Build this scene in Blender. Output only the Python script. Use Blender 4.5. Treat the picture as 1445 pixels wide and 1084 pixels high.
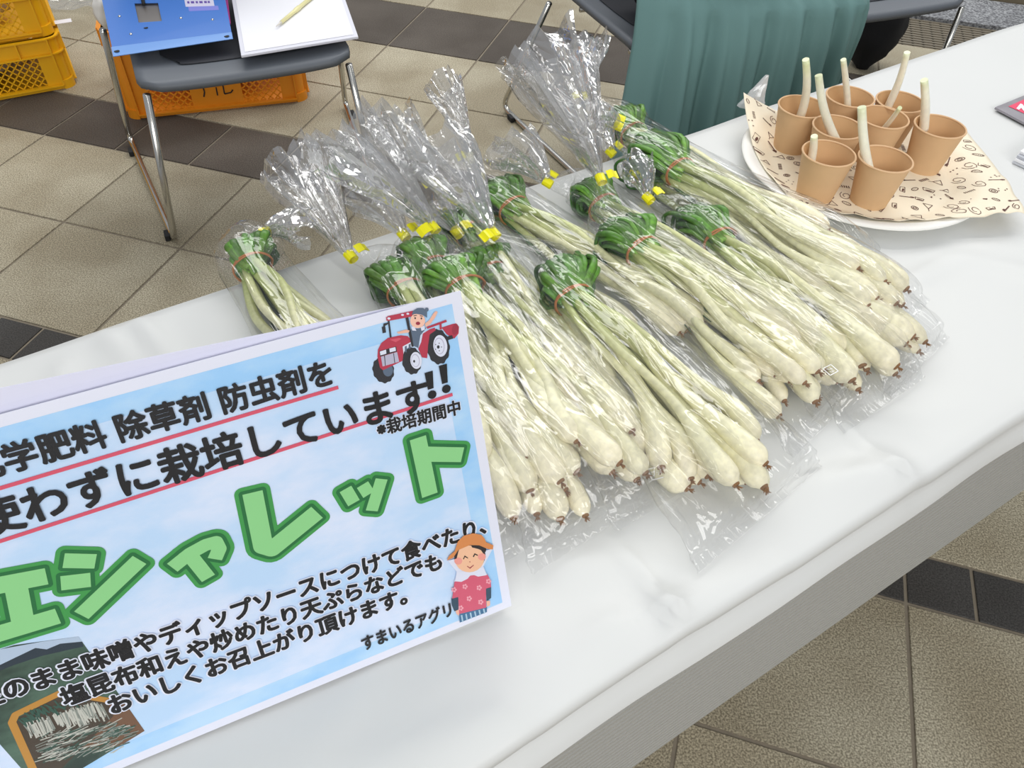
import bpy, bmesh, math, random
from math import sin, cos, pi, radians as R
from mathutils import Vector, Matrix, noise

sc = bpy.context.scene
C = sc.collection
for o in list(bpy.data.objects):
    bpy.data.objects.remove(o)
rng = random.Random(7)

# ------------------------------------------------------------------ camera
FPX, W0, H0 = 1092.0, 1445.0, 1084.0
CAM = Vector((0, 0, 1.22))
TH, RO = R(46.3), math.atan(.0456)
FW = Vector((0, cos(TH), -sin(TH)))
R0 = Vector((1, 0, 0))
U0 = R0.cross(FW)
RT = R0 * cos(RO) + U0 * sin(RO)
UP = -R0 * sin(RO) + U0 * cos(RO)
cd = bpy.data.cameras.new('camera')
cd.sensor_width = 36
cd.lens = 36 * FPX / W0
cd.clip_start = .01
cam = bpy.data.objects.new('camera', cd)
C.objects.link(cam)
M3 = Matrix((RT, UP, -FW)).transposed()
cam.matrix_world = Matrix.Translation(CAM) @ M3.to_4x4()
sc.camera = cam

# ------------------------------------------------------------------ world, light, exposure
wd = bpy.data.worlds.new('sky')
sc.world = wd
wd.use_nodes = True
wn = wd.node_tree
bg = wn.nodes['Background']
tcw = wn.nodes.new('ShaderNodeTexCoord')
sp = wn.nodes.new('ShaderNodeSeparateXYZ')
wr = wn.nodes.new('ShaderNodeValToRGB')
wn.links.new(tcw.outputs['Generated'], sp.inputs[0])
mr = wn.nodes.new('ShaderNodeMapRange')
mr.inputs[1].default_value = -1
mr.inputs[2].default_value = 1
wn.links.new(sp.outputs['Z'], mr.inputs[0])
wn.links.new(mr.outputs[0], wr.inputs[0])
wr.color_ramp.elements[0].position = .45
wr.color_ramp.elements[0].color = (.24, .23, .22, 1)
wr.color_ramp.elements[1].position = .62
wr.color_ramp.elements[1].color = (.37, .39, .415, 1)
wn.links.new(wr.outputs[0], bg.inputs[0])
bg.inputs[1].default_value = 1.0


def area_light(name, loc, target, sx, sy, power, col):
    ld = bpy.data.lights.new(name, 'AREA')
    ld.shape = 'RECTANGLE'
    ld.size, ld.size_y, ld.energy, ld.color = sx, sy, power, col
    lo = bpy.data.objects.new(name, ld)
    C.objects.link(lo)
    lo.location = loc
    lo.rotation_euler = (Vector(target) - Vector(loc)).to_track_quat('-Z', 'Y').to_euler()
    return lo


for yy, zz, wd_, pw_ in ((2.9, 3.6, .3, 44), (5.0, 4.1, 1.4, 135)):
    area_light('added_strip_light', (.6, yy, zz), (.6, yy - 1.2, 0), 6.0, wd_, pw_, (1, .99, .97))  # unseen strips added beyond the table to give the film white glints
area_light('added_strip_light', (-.5, .3, 3.7), (-.2, .6, .7), 5.0, .3, 16, (1, .99, .97))  # unseen overhead strip added for soft highlights
area_light('added_strip_light', (.7, -3.0, 2.9), (0, .3, .8), 5.0, 1.2, 105, (1, .99, .97))  # unseen panel added behind the camera to brighten the sign
vs = sc.view_settings
vs.view_transform = 'Standard'
vs.look = 'None'
vs.gamma = 1
vs.use_curve_mapping = False
vs.exposure = 0.12
sc.cycles.transparent_max_bounces = 48
sc.cycles.max_bounces = 10


# ------------------------------------------------------------------ helpers
def ray(x, y):
    a, b = (x - W0 / 2) / FPX, -(y - H0 / 2) / FPX
    return (FW + RT * a + UP * b).normalized()


def at(x, y, z=.70):
    d = ray(x, y)
    return CAM + d * ((z - CAM.z) / d.z)


def srgb(h):
    r = [int(h[i:i + 2], 16) / 255 for i in (0, 2, 4)]
    return tuple(c / 12.92 if c <= .04045 else ((c + .055) / 1.055) ** 2.4 for c in r) + (1,)


MATS = {}


def mat(name, col, rough=.5, metal=0, spec=.5, noise_s=0, noise_a=0, bump=0, bump_s=40, sss=0, trans=0, coat=0, alpha=1):
    if name in MATS:
        return MATS[name]
    m = bpy.data.materials.new(name)
    m.use_nodes = True
    nt = m.node_tree
    b = nt.nodes['Principled BSDF']
    c = srgb(col) if isinstance(col, str) else col
    b.inputs['Base Color'].default_value = c
    b.inputs['Roughness'].default_value = rough
    b.inputs['Metallic'].default_value = metal
    b.inputs['Specular IOR Level'].default_value = spec
    b.inputs['Alpha'].default_value = alpha
    if sss:
        b.inputs['Subsurface Weight'].default_value = sss
        b.inputs['Subsurface Radius'].default_value = (.01, .01, .006)
        b.inputs['Subsurface Scale'].default_value = .5
    if coat:
        b.inputs['Coat Weight'].default_value = coat
        b.inputs['Coat Roughness'].default_value = .1
    tc = nt.nodes.new('ShaderNodeTexCoord')
    if noise_a:
        n = nt.nodes.new('ShaderNodeTexNoise')
        n.inputs['Scale'].default_value = noise_s
        n.inputs['Detail'].default_value = 4
        nt.links.new(tc.outputs['Object'], n.inputs['Vector'])
        mx = nt.nodes.new('ShaderNodeMixRGB')
        mx.inputs[1].default_value = tuple(v * (1 - noise_a) for v in c[:3]) + (1,)
        mx.inputs[2].default_value = tuple(min(1, v * (1 + noise_a)) for v in c[:3]) + (1,)
        nt.links.new(n.outputs['Fac'], mx.inputs[0])
        nt.links.new(mx.outputs[0], b.inputs['Base Color'])
    if bump:
        n = nt.nodes.new('ShaderNodeTexNoise')
        n.inputs['Scale'].default_value = bump_s
        n.inputs['Detail'].default_value = 4
        nt.links.new(tc.outputs['Object'], n.inputs['Vector'])
        bp = nt.nodes.new('ShaderNodeBump')
        bp.inputs['Strength'].default_value = bump
        bp.inputs['Distance'].default_value = .002
        nt.links.new(n.outputs['Fac'], bp.inputs['Height'])
        nt.links.new(bp.outputs[0], b.inputs['Normal'])
    MATS[name] = m
    return m


class MB:
    """collects geometry in plain lists; build() links it as one object"""

    def __init__(s):
        s.v, s.f, s.a = [], [], []

    def add(s, vs_, fs, a=None):
        o = len(s.v)
        s.v += [tuple(v) for v in vs_]
        s.f += [tuple(i + o for i in f) for f in fs]
        s.a += list(a) if a is not None else [0.] * len(vs_)
        return s

    def box(s, c, size, rot=None, M=None):
        x, y, z = (d / 2 for d in size)
        P = [Vector((i, j, k)) for k in (-z, z) for j in (-y, y) for i in (-x, x)]
        if rot is not None:
            P = [rot @ p for p in P]
        P = [p + Vector(c) for p in P]
        if M is not None:
            P = [M @ p for p in P]
        return s.add(P, [(0, 2, 3, 1), (4, 5, 7, 6), (0, 1, 5, 4), (2, 6, 7, 3), (0, 4, 6, 2), (1, 3, 7, 5)])

    def bar(s, p, q, wx, wz, up=Vector((0, 0, 1))):
        p, q = Vector(p), Vector(q)
        d = (q - p)
        L = d.length
        d.normalize()
        side = d.cross(up)
        if side.length < 1e-4:
            side = d.cross(Vector((1, 0, 0)))
        side.normalize()
        u = side.cross(d)
        rot = Matrix((d, side, u)).transposed()
        return s.box((p + q) / 2, (L, wx, wz), rot)

    def tube(s, pts, rad, n=8, caps=True, ts=None, flat=1.0):
        pts = [Vector(p) for p in pts]
        k = len(pts)
        if not hasattr(rad, '__len__'):
            rad = [rad] * k
        vs_, fs, at_ = [], [], []
        t0 = (pts[1] - pts[0]).normalized()
        nrm = t0.cross(Vector((0, 0, 1)))
        if nrm.length < .05:
            nrm = t0.cross(Vector((1, 0, 0)))
        nrm.normalize()
        for i, p in enumerate(pts):
            t = (pts[min(i + 1, k - 1)] - pts[max(i - 1, 0)]).normalized()
            nrm = (nrm - t * nrm.dot(t)).normalized()
            bi = t.cross(nrm)
            for j in range(n):
                a = 2 * pi * j / n
                vs_.append(p + nrm * (rad[i] * cos(a)) + bi * (rad[i] * flat * sin(a)))
                at_.append(ts[i] if ts else i / (k - 1))
        for i in range(k - 1):
            for j in range(n):
                fs.append((i * n + j, i * n + (j + 1) % n, (i + 1) * n + (j + 1) % n, (i + 1) * n + j))
        if caps:
            fs.append(tuple(range(n - 1, -1, -1)))
            fs.append(tuple(range((k - 1) * n, k * n)))
        return s.add(vs_, fs, at_)

    def lathe(s, prof, c=(0, 0, 0), n=40, M=None):
        vs_, fs = [], []
        k = len(prof)
        for r, z in prof:
            for j in range(n):
                a = 2 * pi * j / n
                p = Vector((c[0] + r * cos(a), c[1] + r * sin(a), c[2] + z))
                vs_.append(M @ p if M is not None else p)
        for i in range(k - 1):
            for j in range(n):
                fs.append((i * n + j, i * n + (j + 1) % n, (i + 1) * n + (j + 1) % n, (i + 1) * n + j))
        return s.add(vs_, fs)

    def prism(s, poly, z0, z1, M=None):
        n = len(poly)
        P = [Vector((x, y, z0)) for x, y in poly] + [Vector((x, y, z1)) for x, y in poly]
        if M is not None:
            P = [M @ p for p in P]
        fs = [tuple(range(n - 1, -1, -1)), tuple(range(n, 2 * n))]
        fs += [(i, (i + 1) % n, n + (i + 1) % n, n + i) for i in range(n)]
        return s.add(P, fs)

    def poly(s, poly, z=0):
        return s.add([(x, y, z) for x, y in poly], [tuple(range(len(poly)))])

    def build(s, name, m, parent=None, smooth=False, kind=None, bevel=0, mesh_only=False, solid=0):
        me = bpy.data.meshes.new(name)
        me.from_pydata(s.v, [], s.f)
        me.update()
        if any(s.a):
            at_ = me.attributes.new('t', 'FLOAT', 'POINT')
            at_.data.foreach_set('value', s.a)
        me.materials.append(m)
        if smooth:
            me.polygons.foreach_set('use_smooth', [True] * len(me.polygons))
        if bevel:
            b = bmesh.new()
            b.from_mesh(me)
            bmesh.ops.bevel(b, geom=[e for e in b.edges], offset=bevel, segments=2, affect='EDGES', profile=.6)
            b.to_mesh(me)
            b.free()
        if mesh_only:
            return me
        o = bpy.data.objects.new(name, me)
        C.objects.link(o)
        if parent:
            o.parent = parent
        if kind:
            o['kind'] = kind
        if solid:
            md = o.modifiers.new('thickness', 'SOLIDIFY')
            md.thickness = solid
            md.offset = 0
        return o


def tag(o, label, cat, group=None):
    o['label'] = label
    o['category'] = cat
    if group:
        o['group'] = group
    return o


def thing(name, label, cat, loc=(0, 0, 0), rz=0, group=None):
    o = bpy.data.objects.new(name, None)
    o.empty_display_size = .05
    C.objects.link(o)
    o.location = loc
    o.rotation_euler = (0, 0, rz)
    return tag(o, label, cat, group)


def put(me, name, parent=None, loc=(0, 0, 0), rz=0, scale=None):
    o = bpy.data.objects.new(name, me)
    C.objects.link(o)
    if parent:
        o.parent = parent
    o.location = loc
    o.rotation_euler = (0, 0, rz)
    if scale:
        o.scale = scale
    return o


def spline(P, n):
    """Catmull-Rom through points"""
    P = [Vector(p) for p in P]
    Q = [P[0] * 2 - P[1]] + P + [P[-1] * 2 - P[-2]]
    out = []
    seg = len(P) - 1
    for i in range(n):
        u = i / (n - 1) * seg
        k = min(int(u), seg - 1)
        t = u - k
        a, b, c, d = Q[k:k + 4]
        out.append(.5 * ((2 * b) + (c - a) * t + (2 * a - 5 * b + 4 * c - d) * t * t + (3 * b - a - 3 * c + d) * t ** 3))
    return out


# ------------------------------------------------------------------ materials
def tile_mat(name, c1, c2, c3, scale=330):
    m = bpy.data.materials.new(name)
    m.use_nodes = True
    nt = m.node_tree
    b = nt.nodes['Principled BSDF']
    b.inputs['Roughness'].default_value = .62
    b.inputs['Specular IOR Level'].default_value = .3
    g = nt.nodes.new('ShaderNodeNewGeometry')
    n1 = nt.nodes.new('ShaderNodeTexNoise')
    n1.inputs['Scale'].default_value = scale
    n1.inputs['Detail'].default_value = 3
    n2 = nt.nodes.new('ShaderNodeTexNoise')
    n2.inputs['Scale'].default_value = 3.5
    n2.inputs['Detail'].default_value = 5
    nt.links.new(g.outputs['Position'], n1.inputs['Vector'])
    nt.links.new(g.outputs['Position'], n2.inputs['Vector'])
    r1 = nt.nodes.new('ShaderNodeValToRGB')
    r1.color_ramp.elements[0].position = .38
    r1.color_ramp.elements[0].color = srgb(c1)
    r1.color_ramp.elements[1].position = .66
    r1.color_ramp.elements[1].color = srgb(c2)
    nt.links.new(n1.outputs['Fac'], r1.inputs[0])
    r2 = nt.nodes.new('ShaderNodeValToRGB')
    r2.color_ramp.elements[0].position = .4
    r2.color_ramp.elements[0].color = srgb(c3)
    r2.color_ramp.elements[1].position = .65
    r2.color_ramp.elements[1].color = (1, 1, 1, 1)
    nt.links.new(n2.outputs['Fac'], r2.inputs[0])
    mx = nt.nodes.new('ShaderNodeMixRGB')
    mx.blend_type = 'MULTIPLY'
    mx.inputs[0].default_value = .55
    nt.links.new(r1.outputs[0], mx.inputs[1])
    nt.links.new(r2.outputs[0], mx.inputs[2])
    oi = nt.nodes.new('ShaderNodeObjectInfo')
    mr_ = nt.nodes.new('ShaderNodeMapRange')
    mr_.inputs[3].default_value = .88
    mr_.inputs[4].default_value = 1.08
    nt.links.new(oi.outputs['Random'], mr_.inputs[0])
    hs = nt.nodes.new('ShaderNodeHueSaturation')
    nt.links.new(mr_.outputs[0], hs.inputs['Value'])
    nt.links.new(mx.outputs[0], hs.inputs['Color'])
    nt.links.new(hs.outputs[0], b.inputs['Base Color'])
    bp = nt.nodes.new('ShaderNodeBump')
    bp.inputs['Strength'].default_value = .4
    bp.inputs['Distance'].default_value = .001
    nt.links.new(n1.outputs['Fac'], bp.inputs['Height'])
    nt.links.new(bp.outputs[0], b.inputs['Normal'])
    return m


def ramp_mat(name, stops, rough=.35, sss=.15, streak=.12, spec=.5, vary=.06):
    """colour along attribute t with fine lengthwise streaks"""
    m = bpy.data.materials.new(name)
    m.use_nodes = True
    nt = m.node_tree
    b = nt.nodes['Principled BSDF']
    b.inputs['Roughness'].default_value = rough
    b.inputs['Specular IOR Level'].default_value = spec
    if sss:
        b.inputs['Subsurface Weight'].default_value = sss
        b.inputs['Subsurface Radius'].default_value = (.008, .008, .004)
        b.inputs['Subsurface Scale'].default_value = .4
    a = nt.nodes.new('ShaderNodeAttribute')
    a.attribute_name = 't'
    oi = nt.nodes.new('ShaderNodeObjectInfo')
    sh = nt.nodes.new('ShaderNodeMath')
    sh.operation = 'MULTIPLY_ADD'
    nt.links.new(oi.outputs['Random'], sh.inputs[0])
    sh.inputs[1].default_value = .16
    nt.links.new(a.outputs['Fac'], sh.inputs[2])
    sb = nt.nodes.new('ShaderNodeMath')
    sb.operation = 'SUBTRACT'
    nt.links.new(sh.outputs[0], sb.inputs[0])
    sb.inputs[1].default_value = .08
    r = nt.nodes.new('ShaderNodeValToRGB')
    els = r.color_ramp.elements
    els[0].position, els[0].color = stops[0][0], srgb(stops[0][1])
    els[1].position, els[1].color = stops[-1][0], srgb(stops[-1][1])
    for p, c in stops[1:-1]:
        e = els.new(p)
        e.color = srgb(c)
    nt.links.new(sb.outputs[0], r.inputs[0])
    g = nt.nodes.new('ShaderNodeTexCoord')
    n = nt.nodes.new('ShaderNodeTexNoise')
    n.inputs['Scale'].default_value = 160
    n.inputs['Detail'].default_value = 3
    nt.links.new(g.outputs['Object'], n.inputs['Vector'])
    hs = nt.nodes.new('ShaderNodeHueSaturation')
    mr_ = nt.nodes.new('ShaderNodeMapRange')
    mr_.inputs[1].default_value = .3
    mr_.inputs[2].default_value = .7
    mr_.inputs[3].default_value = 1 - streak
    mr_.inputs[4].default_value = 1 + streak
    nt.links.new(n.outputs['Fac'], mr_.inputs[0])
    vr = nt.nodes.new('ShaderNodeMapRange')
    vr.inputs[3].default_value = 1 - vary
    vr.inputs[4].default_value = 1 + vary
    fr_ = nt.nodes.new('ShaderNodeMath')
    fr_.operation = 'MULTIPLY'
    fr_.inputs[1].default_value = 7.31
    f2 = nt.nodes.new('ShaderNodeMath')
    f2.operation = 'FRACT'
    nt.links.new(oi.outputs['Random'], fr_.inputs[0])
    nt.links.new(fr_.outputs[0], f2.inputs[0])
    nt.links.new(f2.outputs[0], vr.inputs[0])
    mv = nt.nodes.new('ShaderNodeMath')
    mv.operation = 'MULTIPLY'
    nt.links.new(mr_.outputs[0], mv.inputs[0])
    nt.links.new(vr.outputs[0], mv.inputs[1])
    nt.links.new(mv.outputs[0], hs.inputs['Value'])
    nt.links.new(r.outputs[0], hs.inputs['Color'])
    nt.links.new(hs.outputs[0], b.inputs['Base Color'])
    return m


def film_mat(name, base=.035, gain=1.5, haze=.03, bump=.6, scale=45, rough=.07, stretch=(.18, 1, 1), tint=(.993, .993, .993, 1)):
    """thin clear cellophane: see-through with mirror reflection by Fresnel and a little haze"""
    m = bpy.data.materials.new(name)
    m.use_nodes = True
    nt = m.node_tree
    nt.nodes.remove(nt.nodes['Principled BSDF'])
    out = nt.nodes['Material Output']
    tr = nt.nodes.new('ShaderNodeBsdfTransparent')
    tr.inputs[0].default_value = tint
    gl = nt.nodes.new('ShaderNodeBsdfGlossy')
    gl.inputs['Roughness'].default_value = rough
    df = nt.nodes.new('ShaderNodeBsdfDiffuse')
    df.inputs[0].default_value = (.9, .9, .9, 1)
    fr = nt.nodes.new('ShaderNodeLayerWeight')      # facing: the same from both sides of the film
    pw = nt.nodes.new('ShaderNodeMath')
    pw.operation = 'POWER'
    pw.inputs[1].default_value = 4.0
    nt.links.new(fr.outputs['Facing'], pw.inputs[0])
    ma = nt.nodes.new('ShaderNodeMath')
    ma.operation = 'MULTIPLY_ADD'
    ma.use_clamp = True
    nt.links.new(pw.outputs[0], ma.inputs[0])
    ma.inputs[1].default_value = gain
    ma.inputs[2].default_value = base
    m1 = nt.nodes.new('ShaderNodeMixShader')
    m1.inputs[0].default_value = haze
    nt.links.new(tr.outputs[0], m1.inputs[1])
    nt.links.new(df.outputs[0], m1.inputs[2])
    m2 = nt.nodes.new('ShaderNodeMixShader')
    nt.links.new(ma.outputs[0], m2.inputs[0])
    nt.links.new(m1.outputs[0], m2.inputs[1])
    nt.links.new(gl.outputs[0], m2.inputs[2])
    nt.links.new(m2.outputs[0], out.inputs[0])
    if bump:
        tc = nt.nodes.new('ShaderNodeTexCoord')
        mp = nt.nodes.new('ShaderNodeMapping')
        mp.inputs['Scale'].default_value = stretch
        nt.links.new(tc.outputs['Object'], mp.inputs[0])
        n = nt.nodes.new('ShaderNodeTexNoise')
        n.inputs['Scale'].default_value = scale
        n.inputs['Detail'].default_value = 1.5
        n.inputs['Distortion'].default_value = .6
        nt.links.new(mp.outputs[0], n.inputs['Vector'])
        w = nt.nodes.new('ShaderNodeMath')       # ridged: sharp creases
        w.operation = 'SUBTRACT'
        nt.links.new(n.outputs['Fac'], w.inputs[0])
        w.inputs[1].default_value = .5
        ab = nt.nodes.new('ShaderNodeMath')
        ab.operation = 'ABSOLUTE'
        nt.links.new(w.outputs[0], ab.inputs[0])
        bp = nt.nodes.new('ShaderNodeBump')
        bp.inputs['Strength'].default_value = bump
        bp.inputs['Distance'].default_value = .006
        nt.links.new(ab.outputs[0], bp.inputs['Height'])
        for q in (gl, fr):
            nt.links.new(bp.outputs[0], q.inputs['Normal'])
    return m


m_light_tile = tile_mat('floor_tile_light', '8a826f', 'd4cbb2', 'bdb3a3')
m_dark_tile = tile_mat('floor_tile_dark', '4a433c', '6e665d', 'b8b0a8')
m_small_tile = tile_mat('floor_tile_charcoal', '3f3d3b', '5a5855', 'b8b0a8')
m_grout = mat('grout', '857b6b', .9, noise_s=60, noise_a=.2)
m_cloth = mat('white_vinyl_cloth', 'dadbd9', .42, spec=.3)
m_film = film_mat('cellophane', base=.065, gain=.55, haze=.010, bump=1.0, scale=55, rough=.045)
m_film2 = film_mat('cellophane_plume', base=.36, gain=.9, haze=.09, bump=.7, scale=55, rough=.06, stretch=(.15, 1, .6))
m_lam = film_mat('laminate', base=.012, gain=.3, haze=.004, bump=0, rough=.12)
m_stalk = ramp_mat('shallot_stalk', [(0, '5c8a28'), (.16, '8fa548'), (.30, 'c2c888'), (.48, 'dedcb0'), (.78, 'ebe7c4'), (1, 'efe7ca')])
m_leaf = ramp_mat('green_leaf', [(0, '7ba43c'), (.22, '56862e'), (.5, '3a6a2a'), (1, '33552a')], rough=.38, sss=.05, streak=.3, vary=.42)
m_root = mat('dry_root', '8a6644', .9, noise_s=300, noise_a=.4)
m_band = mat('rubber_band', 'b5713c', .6)
m_yellow = mat('yellow_tape', 'f4ec10', .35)
m_kraft = mat('kraft_paper', 'd0ac83', .75, noise_s=40, noise_a=.07)
m_kraft_in = mat('kraft_paper_inside', 'd0a97c', .7, noise_s=40, noise_a=.06)
m_kraft_rim = mat('kraft_rim', 'dcb68c', .7)
m_plate = mat('paper_plate', 'f0eee8', .5)
m_wax = mat('wax_paper', 'f2e6cd', .6, noise_s=14, noise_a=.05)
m_doodle = mat('brown_print', '5f3a30', .7)
m_stick = ramp_mat('cut_stalk', [(0, 'f6f4e4'), (.8, 'f2f1dc'), (1, 'e0e6b8')], sss=.1, streak=.04)
m_grey_panel = mat('grey_ribbed_metal', 'a9a8a2', .5, metal=.0)
m_chrome = mat('chrome', 'c8c6c0', .18, metal=1)
m_seat = mat('grey_plastic', '5f646b', .5)
m_seat_dark = mat('black_seat_pad', '20222a', .7)
m_black = mat('black_rubber', '18181a', .7)
m_orange = mat('orange_plastic', 'e08a12', .45)
m_ycrate = mat('yellow_plastic', 'e6ae0a', .45)
m_skirt = mat('teal_skirt', '678a88', .85, noise_s=4, noise_a=.05, bump=.2, bump_s=500)
m_blackcloth = mat('black_cloth', '141417', .9)
m_skin = mat('skin', 'd0a488', .55, sss=.1)
m_hair = mat('hair', '1c1512', .6)
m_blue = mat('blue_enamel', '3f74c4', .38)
m_white = mat('white_paper', 'eeeef4', .55)

# ------------------------------------------------------------------ floor
AL = R(-15.2)
NX, MY = Vector((cos(AL), sin(AL), 0)), Vector((-sin(AL), cos(AL), 0))


def fl(n, m, z=0):
    return NX * n + MY * m + Vector((0, 0, z))


floor = MB()
P = [fl(-7, -3), fl(7, -3), fl(7, 9), fl(-7, 9)]
floor.add([p + Vector((0, 0, -.003)) for p in P] + [p + Vector((0, 0, -.05)) for p in P],
          [(0, 1, 2, 3), (7, 6, 5, 4), (0, 4, 5, 1), (1, 5, 6, 2), (2, 6, 7, 3), (3, 7, 4, 0)])
floor = floor.build('floor', m_grout, kind='structure')
TW = .351
tile_cache = {}


def tile(n0, m0, w, d, mm, key):
    k = (round(w, 4), round(d, 4), key)
    if k not in tile_cache:
        b = MB()
        g, c = .0034, .0010
        x, y = w / 2 - g, d / 2 - g
        b.add([(-x, -y, -.0029), (x, -y, -.0029), (x, y, -.0029), (-x, y, -.0029),
               (-x, -y, -c), (x, -y, -c), (x, y, -c), (-x, y, -c),
               (-x + c, -y + c, 0), (x - c, -y + c, 0), (x - c, y - c, 0), (-x + c, y - c, 0)],
              [(0, 1, 5, 4), (1, 2, 6, 5), (2, 3, 7, 6), (3, 0, 4, 7), (4, 5, 9, 8), (5, 6, 10, 9), (6, 7, 11, 10), (7, 4, 8, 11), (8, 9, 10, 11)])
        tile_cache[k] = b.build('tile', mm, mesh_only=True)
    put(tile_cache[k], 'tile', floor, fl(n0 + w / 2, m0 + d / 2), AL)


def vis(n0, m0, w, d):
    """could the photograph (with some margin) see this tile?"""
    for a in (0, .5, 1):
        for b in (0, .5, 1):
            v = fl(n0 + a * w, m0 + b * d) - CAM
            z = v.dot(FW)
            if z < .1:
                continue
            x, y = W0 / 2 + FPX * v.dot(RT) / z, H0 / 2 - FPX * v.dot(UP) / z
            if -330 < x < W0 + 260 and -150 < y < H0 + 180:
                return True
    return False


rows = [(-.53, .351, 'l'), (-.179, .351, 'l'), (.172, .351, 'l'), (.523, .319, 'l'), (.842, .11, 's'), (.952, .357, 'l'), (1.309, .357, 'l'),
        (1.666, .246, 'd'), (1.912, .356, 'l'), (2.268, .364, 'l'), (2.632, .393, 'D'), (3.025, .343, 'l')]
for m0, d, k in rows:
    w = {'l': TW, 's': TW / 3, 'd': TW * 2 / 3 + .015, 'D': TW}[k]
    n_start = {'l': .503, 's': .503, 'd': -1.213, 'D': .503}[k]
    for i in range(-40, 40):
        n0 = n_start + i * w
        if vis(n0, m0, w, d):
            tile(n0, m0, w, d, {'l': m_light_tile, 's': m_small_tile, 'd': m_dark_tile, 'D': m_dark_tile}[k], k)

# drain grate, granite kerb strip and timber edge beyond
gr = MB()
for i in range(12):
    gr.box(fl(.6, 3.385 + i * .0245, -.004), (6, .012, .008), Matrix.Rotation(AL, 3, 'Z'))
for i in range(150):
    gr.box(fl(-2.4 + i * .04, 3.515, -.006), (.008, .28, .006), Matrix.Rotation(AL, 3, 'Z'))
gr = gr.build('trim_1', mat('grate_metal', '7a7263', .5, metal=.4), kind='structure')
gk = MB().box(fl(.6, 3.515, -.0045), (6, .29, .001), Matrix.Rotation(AL, 3, 'Z')).build('drain_bed', mat('drain_dark', '2c2a26', .9), gr)
MB().box(fl(.6, 3.82, .004), (6.4, .30, .018), Matrix.Rotation(AL, 3, 'Z')).build('trim_2', tile_mat('granite', '5c5c60', 'aeb0b2', 'd0d0d0', 120), kind='structure', bevel=.002)
MB().box(fl(.6, 4.05, .02), (6.4, .15, .05), Matrix.Rotation(AL, 3, 'Z')).build('trim_3', mat('beam_brown', '6f6450', .6, noise_s=8, noise_a=.15), kind='structure', bevel=.003)

# ------------------------------------------------------------------ table and cloth
A34, A35 = R(34), R(35)
N34, N35 = Vector((sin(A34), -cos(A34), 0)), Vector((sin(A35), -cos(A35), 0))
T35 = Vector((cos(A35), sin(A35), 0))


def table_pt(s, b):
    """s metres along the table, b 0 = back edge, 1 = front edge"""
    base = T35 * s
    pb = base + N35 * (-.678)
    # front point: march along N35 until N34.p = -.143
    k = (-.145 - base.dot(N34)) / N35.dot(N34)
    pf = base + N35 * k
    return pb.lerp(pf, b)


S0, S1 = -1.15, 2.1
tb = thing('folding_table', 'long folding table with a grey ribbed front panel under a white cloth', 'table', (0, 0, 0))
mb = MB()
q = [table_pt(S0 + .03, .015), table_pt(S1 - .03, .015), table_pt(S1 - .03, .985), table_pt(S0 + .03, .985)]
mb.prism([(p.x, p.y) for p in q], .66, .694)
mb.build('tabletop', mat('table_grey', '9a9a96', .5), tb)
# ribbed modesty panel
mb = MB()
ztop, zbot, nr = .668, .412, 24
pl, pr_ = table_pt(S0 + .05, 1) + N34 * .004, table_pt(S1 - .05, 1) + N34 * .004
for i in range(nr):
    z0, z1 = zbot + (ztop - zbot) * i / nr, zbot + (ztop - zbot) * (i + 1) / nr
    zm = (z0 + z1) / 2
    d = N34
    vs_ = []
    for z, off in ((z0, 0), (z0 + .0012, .0036), (z1 - .0042, .0036), (z1 - .0030, 0), (z1, 0)):
        vs_ += [pl + d * off + Vector((0, 0, z)), pr_ + d * off + Vector((0, 0, z))]
    mb.add(vs_, [(2 * k, 2 * k + 1, 2 * k + 3, 2 * k + 2) for k in range(4)])
bk = N34 * -.012
mb.add([pl + bk + Vector((0, 0, zbot)), pr_ + bk + Vector((0, 0, zbot)), pr_ + bk + Vector((0, 0, ztop)), pl + bk + Vector((0, 0, ztop)),
        pl + Vector((0, 0, zbot)), pr_ + Vector((0, 0, zbot)), pr_ + Vector((0, 0, ztop)), pl + Vector((0, 0, ztop))],
       [(0, 3, 2, 1), (0, 1, 5, 4), (3, 7, 6, 2), (0, 4, 7, 3), (1, 2, 6, 5)])
mb.build('modesty_panel', m_grey_panel, tb)
for s_, b_ in ((S0 + .2, .12), (S0 + .2, .88), (S1 - .2, .12), (S1 - .2, .88)):
    p = table_pt(s_, b_)
    MB().tube([(p.x, p.y, .66), (p.x, p.y, .02)], .014, 12).build('leg', m_chrome, tb, smooth=True)
    MB().tube([(p.x, p.y, .022), (p.x, p.y, 0)], [.016, .019], 12).build('foot', m_black, tb)

# cloth: ridges given by pixel pairs on the table plane
ridges = [((945, 868), (865, 762), .0022, .006), ((945, 868), (1100, 800), .003, .010), ((945, 868), (700, 960), .002, .02),
          ((1265, 668), (1180, 600), .002, .006), ((1265, 668), (1080, 690), .002, .014), ((1265, 668), (1050, 740), .002, .02),
          ((1290, 396), (1445, 326), .0016, .004), ((1200, 440), (1445, 330), .001, .02),
          ((720, 1010), (520, 1084), .002, .012), ((590, 870), (440, 1060), .001, .01),
          ((1445, 380), (1330, 360), .001, .012), ((190, 445), (250, 520), .0025, .012), ((150, 470), (190, 520), .002, .012), ((90, 520), (60, 600), .0015, .01),
          ((800, 800), (1010, 800), .0015, .015), ((1120, 620), (1400, 560), .0012, .015), ((860, 880), (760, 1040), .0012, .012)]
ridges = [(at(*a), at(*b), h, w) for a, b, h, w in ridges]


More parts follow.
